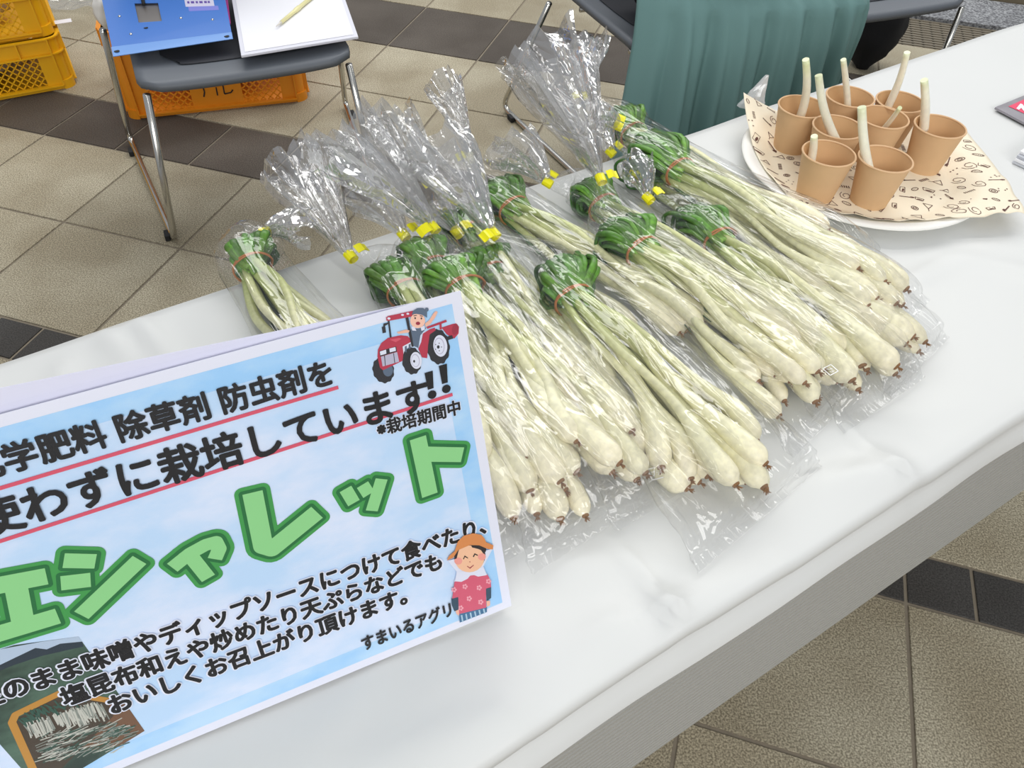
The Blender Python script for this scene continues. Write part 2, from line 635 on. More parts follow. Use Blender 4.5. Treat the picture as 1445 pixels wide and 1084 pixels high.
def cloth_z(p):
    z = .7
    z += .0007 * noise.noise(Vector((p.x * 9, p.y * 9, 3)))
    z += .0022 * noise.noise(Vector((p.x * 3 + p.y * 2, p.y * 5, 7)))
    for a, b, h, w in ridges:
        ab = (b - a).to_2d()
        t = max(0, min(1, (p.to_2d() - a.to_2d()).dot(ab) / ab.dot(ab)))
        d = (a.to_2d() + ab * t - p.to_2d()).length
        if d < 3 * w:
            z += 3.4 * h * math.exp(-(d / w) ** 2) * (1 - .7 * t)
    return z


mb = MB()
NS, rowsC = 420, []
prof_top = [i / 46 for i in range(47)]
for i in range(NS + 1):
    s = S0 + (S1 - S0) * i / NS
    wav = noise.noise(Vector((s * 2.3, 1, 0)))
    wv2 = noise.noise(Vector((s * 7.1, 4, 0)))
    col = []
    hem = .655 + .006 * wav + .003 * wv2
    # back drape
    pb, pf = table_pt(s, 0), table_pt(s, 1)
    wb = .004 * noise.noise(Vector((s * 6, 9, 0)))
    for z, o in ((.50, .022 + 2 * wb), (.6, .016 + wb), (.665, .009), (.69, .005), (.698, .001)):
        col.append(pb - N35 * (o + wb) + Vector((0, 0, z)))
    for b in prof_top[1:-1]:
        p = pb.lerp(pf, b)
        col.append(Vector((p.x, p.y, cloth_z(p))))
    zf = cloth_z(pf)
    rr = .008 + .003 * wv2
    for a in (15, 35, 55, 75):
        a = R(a)
        col.append(pf + N34 * (rr * sin(a) - .002) + Vector((0, 0, zf - rr * (1 - cos(a)))))
    fold = .0055 + .0025 * wav + .0015 * wv2
    zt = zf - rr
    for k, (tt, oo) in enumerate(((.10, -.35), (.24, -.95), (.40, -1.15), (.56, -.6), (.70, .15), (.85, .75), (1, 1.05))):
        col.append(pf + N34 * (rr + .001 + fold * oo) + Vector((0, 0, zt + (hem - zt) * tt)))
    rowsC.append(col)
K = len(rowsC[0])
mb.add([p for c in rowsC for p in c], [(i * K + j, i * K + j + 1, (i + 1) * K + j + 1, (i + 1) * K + j) for i in range(NS) for j in range(K - 1)])
cloth = mb.build('tablecloth', m_cloth, smooth=True)
tag(cloth, 'creased white vinyl tablecloth spread over the folding table', 'tablecloth')

# ------------------------------------------------------------------ bunches of shallots in cellophane bags
def make_bunch(spec):
    (key, G, Rb, B, T, PL, z0, z1, W, n, label_b, label_f) = spec
    r = random.Random(key)
    O = at(Rb[0], Rb[1], .70 + z0 + .018)
    O = Vector((O.x, O.y, .7015))
    Bp = at(B[0], B[1], .70 + z1 + .012)
    dx = (Bp - O).to_2d()
    L = dx.length
    rz = math.atan2(dx.y, dx.x)
    inv = Matrix.Rotation(-rz, 4, 'Z') @ Matrix.Translation(-O)
    loc = lambda px, z: inv @ at(px[0], px[1], .70 + z)
    g = loc(G, z0 + .022)
    t = loc(T, z0 + .030)
    root = thing('shallot_bunch', label_b, 'vegetable', O, rz, 'banded bunches of white shallots on the table')
    # ---- stalks
    lev = [0] * (n - n // 2 - n // 6) + [1] * (n // 2) + [2] * (n // 6)
    cnt = {l: lev.count(l) for l in set(lev)}
    seen = {}
    for l in lev:
        k = seen.get(l, 0)
        seen[l] = k + 1
        m = cnt[l]
        f = (-1 + 2 * (k + .5) / m) * (1 - .22 * l) + r.uniform(-.1, .1)
        br = r.uniform(.0080, .0128)
        sr = r.uniform(.0036, .0052)
        ab = r.uniform(0, 2 * pi)
        rb = .011 * math.sqrt(r.random())
        yb, zb = f * .012 + .2 * rb * cos(ab), z0 + .0045 + .0085 * l + r.uniform(0, .005)
        xe = L * (1.045 + r.uniform(-.19, .02) - .08 * abs(f) ** 2)
        ye = f * W + r.uniform(-.004, .004)
        ze = z1 + br + l * .0135 + r.uniform(0, .003)
        c1, c2 = r.uniform(-.008, .008), r.uniform(-.013, .013)
        pts = [(-.012, yb * 1.05, zb + .002), (.0, yb, zb),
               (xe * .3, yb + (ye - yb) * .33 + c1, zb + (ze - zb) * .25 + .004 * l + .002),
               (xe * .62, yb + (ye - yb) * .62 + c2, zb + (ze - zb) * .62 + .004),
               (xe * .86, ye * .93 + c2 * .3, ze + .001),
               (xe, ye + r.uniform(-.010, .010), ze - (.002 if l == 0 else .004))]
        P = spline(pts, 38)
        rad = []
        for i in range(38):
            u = i / 37
            q = sr * (1.0 - .12 * math.exp(-(u / .06) ** 2))
            s_ = max(0, (u - .56) / .33)
            s_ = min(1, s_)
            q += (br - sr) * (s_ * s_ * (3 - 2 * s_))
            if u > .925:
                q *= max(.36, math.sqrt(max(0, 1 - ((u - .925) / .079) ** 2)))
            rad.append(q)
        st = MB().tube(P, rad, 10).build('stalk', m_stalk, root, smooth=True)
        d = (P[-1] - P[-3]).normalized()
        e = P[-1]
        mb = MB().tube([e - d * .001, e + d * .0012, e + d * .0018], [rad[-1] * .98, rad[-1] * .9, rad[-1] * .6], 8)
        for k2 in range(9):
            v = (d + Vector((r.uniform(-.6, .6), r.uniform(-.6, .6), r.uniform(-.6, .6)))).normalized()
            mb.tube([e + d * .002, e + d * .002 + v * r.uniform(.003, .005)], [.0008, .0003], 4)
        mb.build('root', m_root, st)
    # ---- folded green leaves
    Lg = max(.03, -g.x)
    gy = g.y
    nl = 36
    gw = 1.45 if n >= 12 else 1.1
    LR = random.Random(key + 50)
    for k in range(nl):
        f = -1 + 2 * (k % 12 + .5) / 12 + r.uniform(-.12, .12)
        l = k // 12
        w = r.uniform(.0024, .0042)
        tip = Lg * (1 - .22 * abs(f) - r.uniform(0, .16) - .10 * (2 - l))
        yt = gy + f * .021 * gw
        zt = z0 + .020 + .006 * l
        tail = r.uniform(.01, .04) if r.random() < .6 else r.uniform(.05, .12)
        pts = [(.012, f * .009, z0 + .012 + l * .007), (0, f * .011, z0 + .014 + l * .006),
               (-tip * .45, gy * .45 + f * .021 * gw, zt + .005 + LR.uniform(0, .004)), (-tip * .9, yt, zt),
               (-tip * 1.02, yt, zt - .006), (-tip * .85, yt + r.uniform(-.005, .005), z0 + .006),
               (-tip * .4, gy * .4 + f * .019 * gw, z0 + .005), (0, f * .012, z0 + .006),
               (tail, f * .016 + r.uniform(-.012, .012) * tail / .05, z0 + .005)]
        P = spline(pts, 26)
        rad = [w * (.8 + .35 * sin(pi * min(1, i / 13))) for i in range(26)]
        rad[-1], rad[-2] = .0006, .0018
        MB().tube(P, rad, 6, flat=.7).build('leaf', m_leaf, root, smooth=True)
    # a few longer outer leaves fanned over the top edge of the fold
    for k in range(3):
        f = r.uniform(-1, 1)
        w = r.uniform(.003, .0042)
        y2 = gy + f * .026
        pts = [(.02, f * .01, z0 + .022), (-Lg * .4, gy * .4 + f * .022, z0 + .034), (-Lg * .85, y2, z0 + .03),
               (-Lg * .95, y2 + f * .006, z0 + .02), (-Lg * .6, y2 + f * .008, z0 + .010), (-.0, f * .018, z0 + .012)]
        MB().tube(spline(pts, 20), [w] * 20, 6, flat=.6).build('leaf', m_leaf, root, smooth=True)
    # ---- rubber band
    ring = []
    for j in range(25):
        a = 2 * pi * j / 24
        ring.append((.0015 * sin(a * 2), .0205 * cos(a), z0 + .0165 + .0165 * sin(a)))
    mb = MB().tube(ring, .0011, 6, caps=False)
    mb.tube([(x + .0022 + .0012 * sin(i), y * 1.01, z + .0004) for i, (x, y, z) in enumerate(ring)], .0009, 6, caps=False)
    mb.build('rubber_band', m_band, root, smooth=True)

    # ---- bag
    bag = thing('cellophane_bag', label_f, 'bag', O, rz, 'clear cellophane bags around the shallot bunches')
    pe = loc(PL[:2], z0 + PL[2])
    pw = PL[3]
    secs = [  # x, y, zc, half width, half height
        (L + .027, .002, z1 + .002, W + .020, .0010),
        (L + .019, .001, z1 + .005, W + .019, .0045),
        (L + .004, 0, z1 + .017, W + .015, .0165),
        (L * .86, 0, z1 + .024, W + .013, .024),
        (L * .6, 0, (z0 + z1) / 2 + .021, W * .8 + .014, .021),
        (L * .3, 0, z0 + .020, W * .5 + .018, .020),
        (0, 0, z0 + .021, .034, .0205),
        (-Lg * .6, gy * .6, z0 + .022, .035, .021),
        (-Lg - .003, gy + (t.y - gy) * .2, z0 + .022, .026, .018)]
    gx = Vector((-Lg - .003, gy + (t.y - gy) * .2, z0 + .022))
    tn = Vector((t.x, t.y, t.z))
    mid = gx.lerp(tn, .6)
    secs += [(mid.x, mid.y, mid.z, .014, .010), (tn.x, tn.y, tn.z, .0048, .0042)]
    dpl = (pe - tn)
    n0 = len(secs) - 1
    for u, w_, h_ in ((.12, .10, .30), (.35, .38, .5), (.62, .74, .8), (.85, .96, 1), (1, 1.05, .9)):
        p = tn + dpl * u + Vector((0, 0, .006 * sin(pi * u)))
        secs.append((p.x, p.y, p.z, .005 + pw * w_, .004 + .013 * h_))
    # resample
    PTS = spline([s_[:3] for s_ in secs], 3 * (len(secs) - 1) * 2 + 1)
    WH = spline([(s_[3], s_[4], 0) for s_ in secs], 3 * (len(secs) - 1) * 2 + 1)
    per = 6
    NA = 52
    seed = key * 13.7
    out = []
    tot = len(PTS)
    neck_i = n0 * per
    for i, (p, wh) in enumerate(zip(PTS, WH)):
        tg = (PTS[min(i + 1, tot - 1)] - PTS[max(i - 1, 0)]).normalized()
        side = tg.cross(Vector((0, 0, 1))).normalized()
        up = side.cross(tg)
        w_, h_ = max(wh.x, .0045), max(wh.y, .0009)
        pl_ = max(0, (i - neck_i) / (tot - 1 - neck_i))
        nb = max(0, 1 - abs(i - neck_i) / 9.0)
        for j in range(NA):
            a = 2 * pi * j / NA
            cs, sn = cos(a), sin(a)
            k = 1 + .16 * noise.noise(Vector((cs * 2.2, sn * 2.2 + i * .11, seed))) + .10 * abs(noise.noise(Vector((a * 3.1, i * .35, seed + 5))))
            if nb > 0:
                k += nb * .35 * (sin(a * 8 + seed) * .5)
            pleat = 0
            if pl_ > 0:
                m_ = min(1, pl_ * 3)
                k += m_ * .22 * noise.noise(Vector((cs * 2.5, sn * 2.5, seed)))
                pleat = noise.noise(Vector((cs * 5.5, sn * 5.5, seed + 20))) * 1.5 + .35 * noise.noise(Vector((a * 4, pl_ * 3, seed + 2)))
            zz = sn * (abs(sn) ** .25)
            q = p + side * (w_ * cs * (.5 + .5 * k)) + up * (h_ * zz * k)
            if pl_ == 0 and nb < .6:
                rid = abs(noise.noise(Vector((i * .23, a * 1.9, seed + 9))))
                q += up * (h_ * .18 * (rid - .2) * sn)
            if pl_ > 0:
                q += tg * (pl_ ** 3) * (.022 * noise.noise(Vector((cs * 1.6, sn * 1.6, seed + 3))) + .010 * noise.noise(Vector((a * 3, 2, seed))))
                q += up * pl_ * pw * (.35 * noise.noise(Vector((cs * 1.2, pl_ * 1.2, seed + 8))) + .55 * pleat) + side * pl_ * pw * .12 * pleat
            q.z = max(q.z, .0006) if pl_ == 0 or i < neck_i + 12 else q.z
            out.append(q)
    fs = []
    for i in range(tot - 1):
        for j in range(NA):
            a_, b_, c_, d_ = i * NA + j, i * NA + (j + 1) % NA, (i + 1) * NA + (j + 1) % NA, (i + 1) * NA + j
            if i >= neck_i + 4:
                fs += [(a_, b_, c_), (a_, c_, d_)] if (i + j) % 2 else [(a_, b_, d_), (b_, c_, d_)]
            else:
                fs.append((a_, b_, c_, d_))
    fs.append(tuple(range(NA)))
    nbody = sum(1 for f_ in fs if f_[0] < (neck_i) * NA)
    mb = MB()
    mb.add(out[:(neck_i + 1) * NA], [f_ for f_ in fs if max(f_) < (neck_i + 1) * NA])
    mb.build('film_sleeve', m_film, bag, smooth=True)
    mb = MB()
    mb.add(out[neck_i * NA:], [tuple(v - neck_i * NA for v in f_) for f_ in fs if min(f_) >= neck_i * NA])
    mb.build('film_plume', m_film2, bag)
    # pressed flat seam corners lying on the table
    # ---- yellow tape tie
    d = (pe - gx).normalized()
    side = d.cross(Vector((0, 0, 1))).normalized()
    up = side.cross(d)
    mb = MB()
    ring_n = 12
    hw = .0055
    vs_ = []
    for j in range(ring_n):
        a = 2 * pi * j / ring_n
        o = tn + side * (.0056 * cos(a)) + up * (.0050 * sin(a))
        vs_ += [o - d * hw, o + d * hw]
    mb.add(vs_, [(2 * j, 2 * j + 1, 2 * ((j + 1) % ring_n) + 1, 2 * ((j + 1) % ring_n)) for j in range(ring_n)])
    mb.build('tape_loop', m_yellow, bag, solid=.0006)
    sgn = 1 if r.random() < .6 else -1
    mb = MB()
    vs_ = []
    for k in range(6):
        u = k / 5
        o = tn + side * (sgn * (.0060 + .0135 * u)) + up * (.0042 + .004 * sin(u * 3.0 + r.random()))
        vs_ += [o - d * hw * (1 - .1 * u), o + d * hw]
    mb.add(vs_, [(2 * k, 2 * k + 1, 2 * k + 3, 2 * k + 2) for k in range(5)])
    mb.build('tape_flag', m_yellow, bag, solid=.0006)
    return root, bag


# key, green end, rubber band, bulb end, tape, plume(px, py, rise, half width), lift at band, lift at bulbs, spread, stalks, labels
BUNCHES = [
    (1, (350, 340), (357, 376), (520, 610), (374, 328), (432, 322, .03, .02), 0, 0, .040, 11,
     'small shallot bunch at far left with cream stalks passing behind the sign',
     'loose cellophane bag around the far left bunch behind the sign'),
    (2, (553, 372), (574, 412), (752, 712), (495, 362), (415, 228, .06, .034), 0, 0, .048, 12,
     'shallot bunch whose dark greens fan out just above the tractor picture on the sign',
     'cellophane bag with narrow split plume over the floor, leftmost plume'),
    (3, (585, 345), (612, 380), (800, 660), (570, 332), (520, 268, .05, .024), .006, .002, .040, 9,
     'shallot bunch mostly buried, dark green curl under the middle tapes above the sign',
     'cellophane bag tied with a double yellow tape just above the buried dark greens'),
    (5, (672, 358), (694, 388), (910, 668), (645, 328), (600, 272, .05, .022), 0, 0, .030, 9,
     'shadowed shallot bunch with dark greens between the two bright green front bunches',
     'cellophane bag over the shadowed bunch between the two front bunches'),
    (13, (640, 300), (668, 330), (848, 585), (617, 258), (545, 172, .07, .030), 0, 0, .034, 9,
     'shallot bunch hidden under the front ones, bulbs ending in mid pile',
     'cellophane bag with a wrinkled plume reaching up left behind the widest plume'),
    (7, (690, 262), (724, 296), (985, 478), (665, 222), (622, 115, .08, .016), 0, 0, .036, 10,
     'shallot bunch with long greens lying along the rear of the pile, bulbs in mid pile',
     'cellophane bag with the tall thin plume standing alone over the floor'),
    (8, (818, 262), (850, 292), (1160, 512), (773, 258), (722, 208, .05, .028), 0, 0, .036, 10,
     'shallot bunch buried behind, dark greens under the biggest plume',
     'cellophane bag with a short crumpled plume at the rear table edge'),
    (14, (890, 225), (925, 252), (1270, 486), (862, 215), (838, 176, .05, .018), 0, 0, .040, 10,
     'shallot bunch underneath the two right hand bunches, tan bulbs at the far right end',
     'cellophane bag under the two right hand bunches, second small tape from the skirt'),
    (12, (866, 160), (892, 190), (1190, 372), (827, 137), (818, 52, .07, .034), 0, 0, .034, 9,
     'rearmost shallot bunch, small green loop nearest the teal skirt',
     'rearmost cellophane bag, plume rising beside the teal skirt'),
    (4, (628, 372), (656, 408), (848, 690), (612, 322), (482, 190, .09, .044), .020, .004, .062, 15,
     'large shallot bunch directly right of the sign with many fat bulbs',
     'cellophane bag with the widest glossy plume, around the bunch right of the sign'),
    (6, (780, 372), (808, 422), (1046, 688), (697, 330), (612, 198, .09, .036), .022, .002, .060, 15,
     'bright green topped shallot bunch in the middle front, bulbs nearest the table front',
     'cellophane bag around the middle front bunch, its neck stretched far up left'),
    (9, (858, 318), (905, 354), (1140, 560), (848, 253), (765, 78, .10, .050), .022, .004, .044, 12,
     'shallot bunch with thick white stalks and broad green top below the biggest plume',
     'cellophane bag with the biggest and tallest plume, pointing at the middle chair'),
    (10, (962, 298), (1014, 340), (1222, 536), (915, 280), (898, 238, .04, .016), .010, .002, .042, 10,
     'shallot bunch with a dark green loop and one thick curved white stalk, second from right',
     'cellophane bag with pointed front corner, second from the right'),
    (11, (895, 196), (957, 242), (1248, 432), (872, 178), (836, 168, .04, .014), .024, .016, .036, 13,
     'right hand shallot bunch beside the plate with long straight cream stalks',
     'cellophane bag nearest the paper plate, around the right hand bunch'),
]
BAGS = {}
for spec in BUNCHES:
    BAGS[spec[0]] = make_bunch(spec)[1]


def mark(bag, px, z, size, ang):
    """small white printed recycling mark on the film: a square with two letters"""
    cu = bpy.data.curves.new('txt', 'FONT')
    cu.body = 'プラ'
    cu.size = 1
    cu.resolution_u = 2
    o = bpy.data.objects.new('txt', cu)
    C.objects.link(o)
    bpy.context.view_layer.update()
    me = bpy.data.meshes.new_from_object(o.evaluated_get(bpy.context.evaluated_depsgraph_get()))
    bpy.data.objects.remove(o)
    V, F = [v.co.copy() for v in me.vertices], [tuple(p.vertices) for p in me.polygons]
    bpy.data.meshes.remove(me)
    mb = MB()
    inv = (Matrix.Translation(bag.location) @ Matrix.Rotation(bag.rotation_euler.z, 4, 'Z')).inverted()
    M = inv @ Matrix.Translation(at(px[0], px[1], z)) @ Matrix.Rotation(ang, 4, 'Z') @ Matrix.Rotation(R(8), 4, 'X')
    for k in range(3):
        mb.add([M @ Vector(((v.x - 1) * size * .38 + k * size * .015, (v.y - .35) * size * .55, .00001 * k)) for v in V], F)
    h, t_ = size * .55, size * .09
    for x0, y0, x1, y1 in ((-h, -h, h, -h + t_), (-h, h - t_, h, h), (-h, -h, -h + t_, h), (h - t_, -h, h, h)):
        mb.add([M @ Vector(q) for q in ((x0, y0, 0), (x1, y0, 0), (x1, y1, 0), (x0, y1, 0))], [(0, 1, 2, 3)])
    mb.build('recycling_mark', mat('white_print', 'f4f4f4', .4), bag)


mark(BAGS[5], (925, 668), .722, .010, R(20))
mark(BAGS[9], (1172, 522), .744, .009, R(-60))

# ------------------------------------------------------------------ plate, printed paper, cups
PC, PR = Vector((.432, .902, .7015)), .150
pt = thing('paper_plate', 'round white paper plate under printed paper and eight kraft cups', 'plate', (PC.x, PC.y, .7015))
prof = [(0, .0), (PR * .72, .0), (PR * .80, .004), (PR * .92, .0125), (PR * .97, .0145), (PR, .0138), (PR * 1.003, .0128), (PR * .97, .0130), (PR * .92, .0112), (PR * .80, .0028), (PR * .72, .0)]
prof = [(r_, z_) for r_, z_ in prof]
tp = [(0, .0022), (PR * .72, .0022), (PR * .80, .006), (PR * .92, .0142), (PR * .97, .0158), (PR, .0152), (PR * 1.004, .014), (PR * .98, .013), (PR * .92, .0118), (PR * .80, .0036), (PR * .73, .0), (0, 0)]
MB().lathe(tp, n=72).build('plate_dish', m_plate, pt, smooth=True)

# wax paper: corners given as picture points with heights above the table
cor = {(0, 0): (1046, 143, .034), (1, 0): (1350, 172, .020), (0, 1): (1124, 288, .022), (1, 1): (1445, 306, .016)}
cw = {k: at(v[0], v[1], .70 + v[2]) for k, v in cor.items()}


def plate_h(d):
    u = d / PR
    if u < .74:
        return .0035
    if u < 1:
        return .0035 + .0135 * min(1, (u - .74) / .2)
    return .0175


def wax(u, v):
    p = cw[0, 0] * (1 - u) * (1 - v) + cw[1, 0] * u * (1 - v) + cw[0, 1] * (1 - u) * v + cw[1, 1] * u * v
    # bow the edges outward a little
    ctr = (cw[0, 0] + cw[1, 0] + cw[0, 1] + cw[1, 1]) / 4
    bow = 1 + .12 * (1 - (2 * u - 1) ** 2) * (2 * v - 1) ** 2 + .05 * (1 - (2 * v - 1) ** 2) * (2 * u - 1) ** 2
    p = ctr + (p - ctr) * bow
    d = (p.to_2d() - PC.to_2d()).length
    edge = max(abs(2 * u - 1), abs(2 * v - 1))
    rip = .006 * noise.noise(Vector((u * 5, v * 5, 2))) * max(0, edge - .55) / .45
    rip += .007 * abs(noise.noise(Vector((u * 9, v * 3, 6)))) * max(0, v - .8) / .2
    lift = .018 * max(0, 1 - u * 5) * max(0, 1 - v * 3) * 1.5
    z = .7015 + plate_h(d) + max(0, rip) + lift + .0006
    return Vector((p.x, p.y, z))


NW = 60
mb = MB()
base = Vector((PC.x, PC.y, .7015))
mb.add([wax(i / NW, j / NW) - base for j in range(NW + 1) for i in range(NW + 1)],
       [(j * (NW + 1) + i, j * (NW + 1) + i + 1, (j + 1) * (NW + 1) + i + 1, (j + 1) * (NW + 1) + i) for j in range(NW) for i in range(NW)])
wp = thing('wax_paper', 'cream paper liner printed with small brown food drawings, on the plate', 'paper', base)
mb.build('paper_sheet', m_wax, wp, smooth=True, solid=.0002)
# little brown outline drawings printed all over the sheet
r = random.Random(21)
mb = MB()


def ink(uvpts, w=.0009):
    P = [wax(max(0, min(1, a)), max(0, min(1, b))) + Vector((0, 0, .0004)) - base for a, b in uvpts]
    for a, b in zip(P[:-1], P[1:]):
        d = b - a
        if d.length < 1e-5:
            continue
        s_ = Vector((-d.y, d.x, 0)).normalized() * w / 2
        mb.add([a - s_, b - s_, b + s_, a + s_], [(0, 1, 2, 3)])


def blob(u, v, a, b, rot, fill=False, n=12, w=.0010):
    P = []
    for k in range(n + 1):
        t_ = 2 * pi * k / n
        x, y = a * cos(t_), b * sin(t_)
        P.append((u + x * cos(rot) - y * sin(rot), v + x * sin(rot) + y * cos(rot)))
    if fill:
        mb.add([wax(max(0, min(1, p[0])), max(0, min(1, p[1]))) + Vector((0, 0, .0004)) - base for p in P[:-1]], [tuple(range(n))])
    else:
        ink(P, w)


for gi in range(15):
    for gj in range(11):
        u, v = (gi + .5 + r.uniform(-.25, .25)) / 15, (gj + .5 + r.uniform(-.25, .25)) / 11
        k = r.randrange(8)
        rot = r.uniform(0, pi)
        s = r.uniform(.014, .023)
        X = lambda a, b: (u + s * (a * cos(rot) - b * sin(rot)), v + 1.25 * s * (a * sin(rot) + b * cos(rot)))
        if k == 0:
            blob(u, v, s, s * .8, rot)
            blob(u, v, s * .5, s * .4, rot)
        elif k == 1:
            ink([X(-1.2, -.5), X(-.9, .6), X(.9, .6), X(1.2, -.5), X(-1.2, -.5)])
            blob(u, v + s * .3, s * .8, s * .25, rot, True)
        elif k == 2:
            for q in range(6):
                ink([X(-1.2 + q * .45, -.3), X(-1.1 + q * .45, .5)], .0013)
        elif k == 3:
            ink([X(-1.5, 0), X(1.5, 0)], .0016)
            blob(u + s * 1.2 * cos(rot), v + s * sin(rot), s * .5, s * .35, rot, True)
        elif k == 4:
            blob(u, v, s * 1.1, s * .55, rot)
            for q in range(5):
                blob(*X(-.8 + q * .4, 0), s * .1, s * .12, 0, True, 6)
        elif k == 5:
            ink([X(-1, -.8), X(0, .9), X(1, -.8), X(-1, -.8)])
            ink([X(0, .9), X(0, 1.8)])
        elif k == 6:
            for q in range(4):
                blob(*X(r.uniform(-1, 1), r.uniform(-1, 1)), s * .18, s * .22, 0, True, 6)
        else:
            P = [X(1.3 * cos(t_ * .7) * (.4 + t_ * .07), 1.0 * sin(t_ * .7) * (.4 + t_ * .07)) for t_ in range(13)]
            ink(P)
mb.build('print', m_doodle, wp, kind='stuff')

RIM, RB, HC, BZ = .0303, .0218, .057, .7056


def cup_at(px, py, label):
    p = at(px, py, BZ + HC)
    t_ = thing('paper_cup', label, 'cup', (p.x, p.y, BZ), 0, 'brown kraft paper cups on the plate')
    return t_, p


ob, ib, rb_ = MB(), MB(), MB()
ob.lathe([(RB, 0), (RB + .0002, .003), (RIM, HC - .001)], n=48)
ob.lathe([(RB - .0006, 0), (RB, 0)], n=48)
ib.lathe([(0, .004), (RB - .001, .004), (RB - .0006, .0045), (RIM - .0008, HC - .001)], n=48)
rb_.lathe([(RIM + .0012 * cos(a), HC - .0003 + .0012 * sin(a)) for a in [2 * pi * k / 8 for k in range(9)]], n=48)
me_out = ob.build('cup_wall', m_kraft, smooth=True, mesh_only=True)
me_in = ib.build('cup_lining', m_kraft_in, smooth=True, mesh_only=True)
me_rim = rb_.build('rolled_rim', m_kraft_rim, smooth=True, mesh_only=True)

# rim centre, stalk: point at the rim line, top point, top height above rim, thickness, bend
CUPS = [
    ((1133, 150), (1126, 158), (1137, 84), .058, .0052, .007, 'kraft cup at the far left rear of the plate', 'thick white stalk curving right in the far left rear cup'),
    ((1200, 136), (1195, 144), (1190, 84), .046, .0042, .001, 'kraft cup at the back of the plate, second from left in the rear row', 'slim straight white stalk in the rear cup nearest the skirt'),
    ((1271, 143), (1254, 147), (1280, 74), .060, .0046, .003, 'kraft cup at the right of the rear row', 'long white stalk leaning right in the right rear cup'),
    ((1247, 165), (1251, 176), (1270, 152), .018, .0032, .001, 'kraft cup in the centre of the group', 'short thin olive stalk in the centre cup'),
    ((1183, 179), (1181, 192), (1155, 106), .058, .0052, -.006, 'kraft cup at centre left behind the two front cups', 'white stalk leaning left in the centre left cup'),
    ((1170, 216), (1145, 220), (1149, 192), .014, .0048, .001, 'kraft cup at front left of the plate', 'short pale green stalk peeking from the front left cup'),
    ((1250, 224), (1229, 236), (1216, 151), .055, .0056, -.004, 'kraft cup at the very front of the plate', 'thick pale green stalk leaning in the front cup'),
    ((1327, 178), (1303, 181), (1304, 113), .052, .0052, .002, 'kraft cup at the right edge of the plate', 'upright white stalk in the right edge cup'),
]
for rc, rp, tpx, rise, th, bend, lc, ls in CUPS:
    t_, p = cup_at(rc[0], rc[1], lc)
    put(me_out, 'cup_wall', t_)
    put(me_in, 'cup_lining', t_)
    put(me_rim, 'rolled_rim', t_)
    a = at(tpx[0], tpx[1], BZ + HC + rise)
    b = at(rp[0], rp[1], BZ + HC - .014)

    def inside(q):
        lim = RB + (RIM - RB) * (q.z - BZ) / HC - th - .0012
        return Vector((q.x - p.x, q.y - p.y)).length < lim
    if not inside(b):
        c2 = Vector((b.x - p.x, b.y - p.y))
        c2 *= (RB + (RIM - RB) * (b.z - BZ) / HC - th - .0015) / c2.length
        b = Vector((p.x + c2.x, p.y + c2.y, b.z))
    d = (b - a).normalized()
    foot = b.copy()
    while foot.z > BZ + .010 and inside(foot + d * .002):
        foot += d * .002
    L_ = (a - foot).length
    P = [foot.lerp(a, i / 17) + RT * bend * sin(pi * i / 17) for i in range(18)]
    P = [q - foot for q in P]
    rad = [th * (1.15 - .32 * i / 17) for i in range(18)]
    o = MB().tube(P, rad, 12).build('shallot_stick', m_stick, smooth=True)
    o.location = foot
    for pl_ in o.data.polygons:
        if len(pl_.vertices) > 4:
            pl_.use_smooth = False
    tag(o, ls, 'vegetable', 'cut shallot stalks standing in the cups')

# ------------------------------------------------------------------ printed sign
BRc = at(722, 855, .7035)
wv = Vector((cos(R(27)), sin(R(27)), 0))
d_ = ray(650, 410)
TRc = CAM + d_ * (((BRc - CAM).dot(wv)) / d_.dot(wv))
ev = (TRc - BRc)
SH = ev.length
ev.normalize()
nv_ = wv.cross(ev)
if nv_.dot(CAM - BRc) < 0:
    nv_ = -nv_
SIGN_M = Matrix((wv, ev, nv_)).transposed().to_4x4()
SIGN_M.translation = BRc
SW = SH * 1.414


def uv(x, y):
    d = ray(x, y)
    P = CAM + d * ((BRc - CAM).dot(nv_) / d.dot(nv_)) - BRc
    return P.dot(wv), P.dot(ev)


sign = bpy.data.objects.new('sign', None)
C.objects.link(sign)
sign.matrix_world = SIGN_M
tag(sign, 'large laminated blue sky sign with green title lettering, propped up on the table', 'sign')


def ppx(pts):
    return [uv(*p) for p in pts]


def pm(name, col, rough=.5):
    return mat('ink_' + name, col, rough)


i_black, i_red = pm('black', '111115'), pm('red', 'd9536b')
i_g1, i_g2, i_g3 = pm('green_mid', '3f9a4c'), pm('green_dark', '1f6e3a'), pm('green_light', '8fd38c')
i_white = pm('white', 'e8ecfa')


def sky_print(name, ca, cb):
    m = bpy.data.materials.new(name)
    m.use_nodes = True
    nt = m.node_tree
    b = nt.nodes['Principled BSDF']
    b.inputs['Roughness'].default_value = .5
    tc = nt.nodes.new('ShaderNodeTexCoord')
    mp = nt.nodes.new('ShaderNodeMapping')
    mp.inputs['Scale'].default_value = (9, 16, 1)
    n = nt.nodes.new('ShaderNodeTexNoise')
    n.inputs['Scale'].default_value = 1.3
    n.inputs['Detail'].default_value = 7
    n.inputs['Roughness'].default_value = .6
    rp = nt.nodes.new('ShaderNodeValToRGB')
    rp.color_ramp.elements[0].position = .42
    rp.color_ramp.elements[0].color = srgb(ca)
    rp.color_ramp.elements[1].position = .62
    rp.color_ramp.elements[1].color = srgb(cb)
    nt.links.new(tc.outputs['Object'], mp.inputs[0])
    nt.links.new(mp.outputs[0], n.inputs['Vector'])
    nt.links.new(n.outputs['Fac'], rp.inputs[0])
    nt.links.new(rp.outputs[0], b.inputs['Base Color'])
    return m


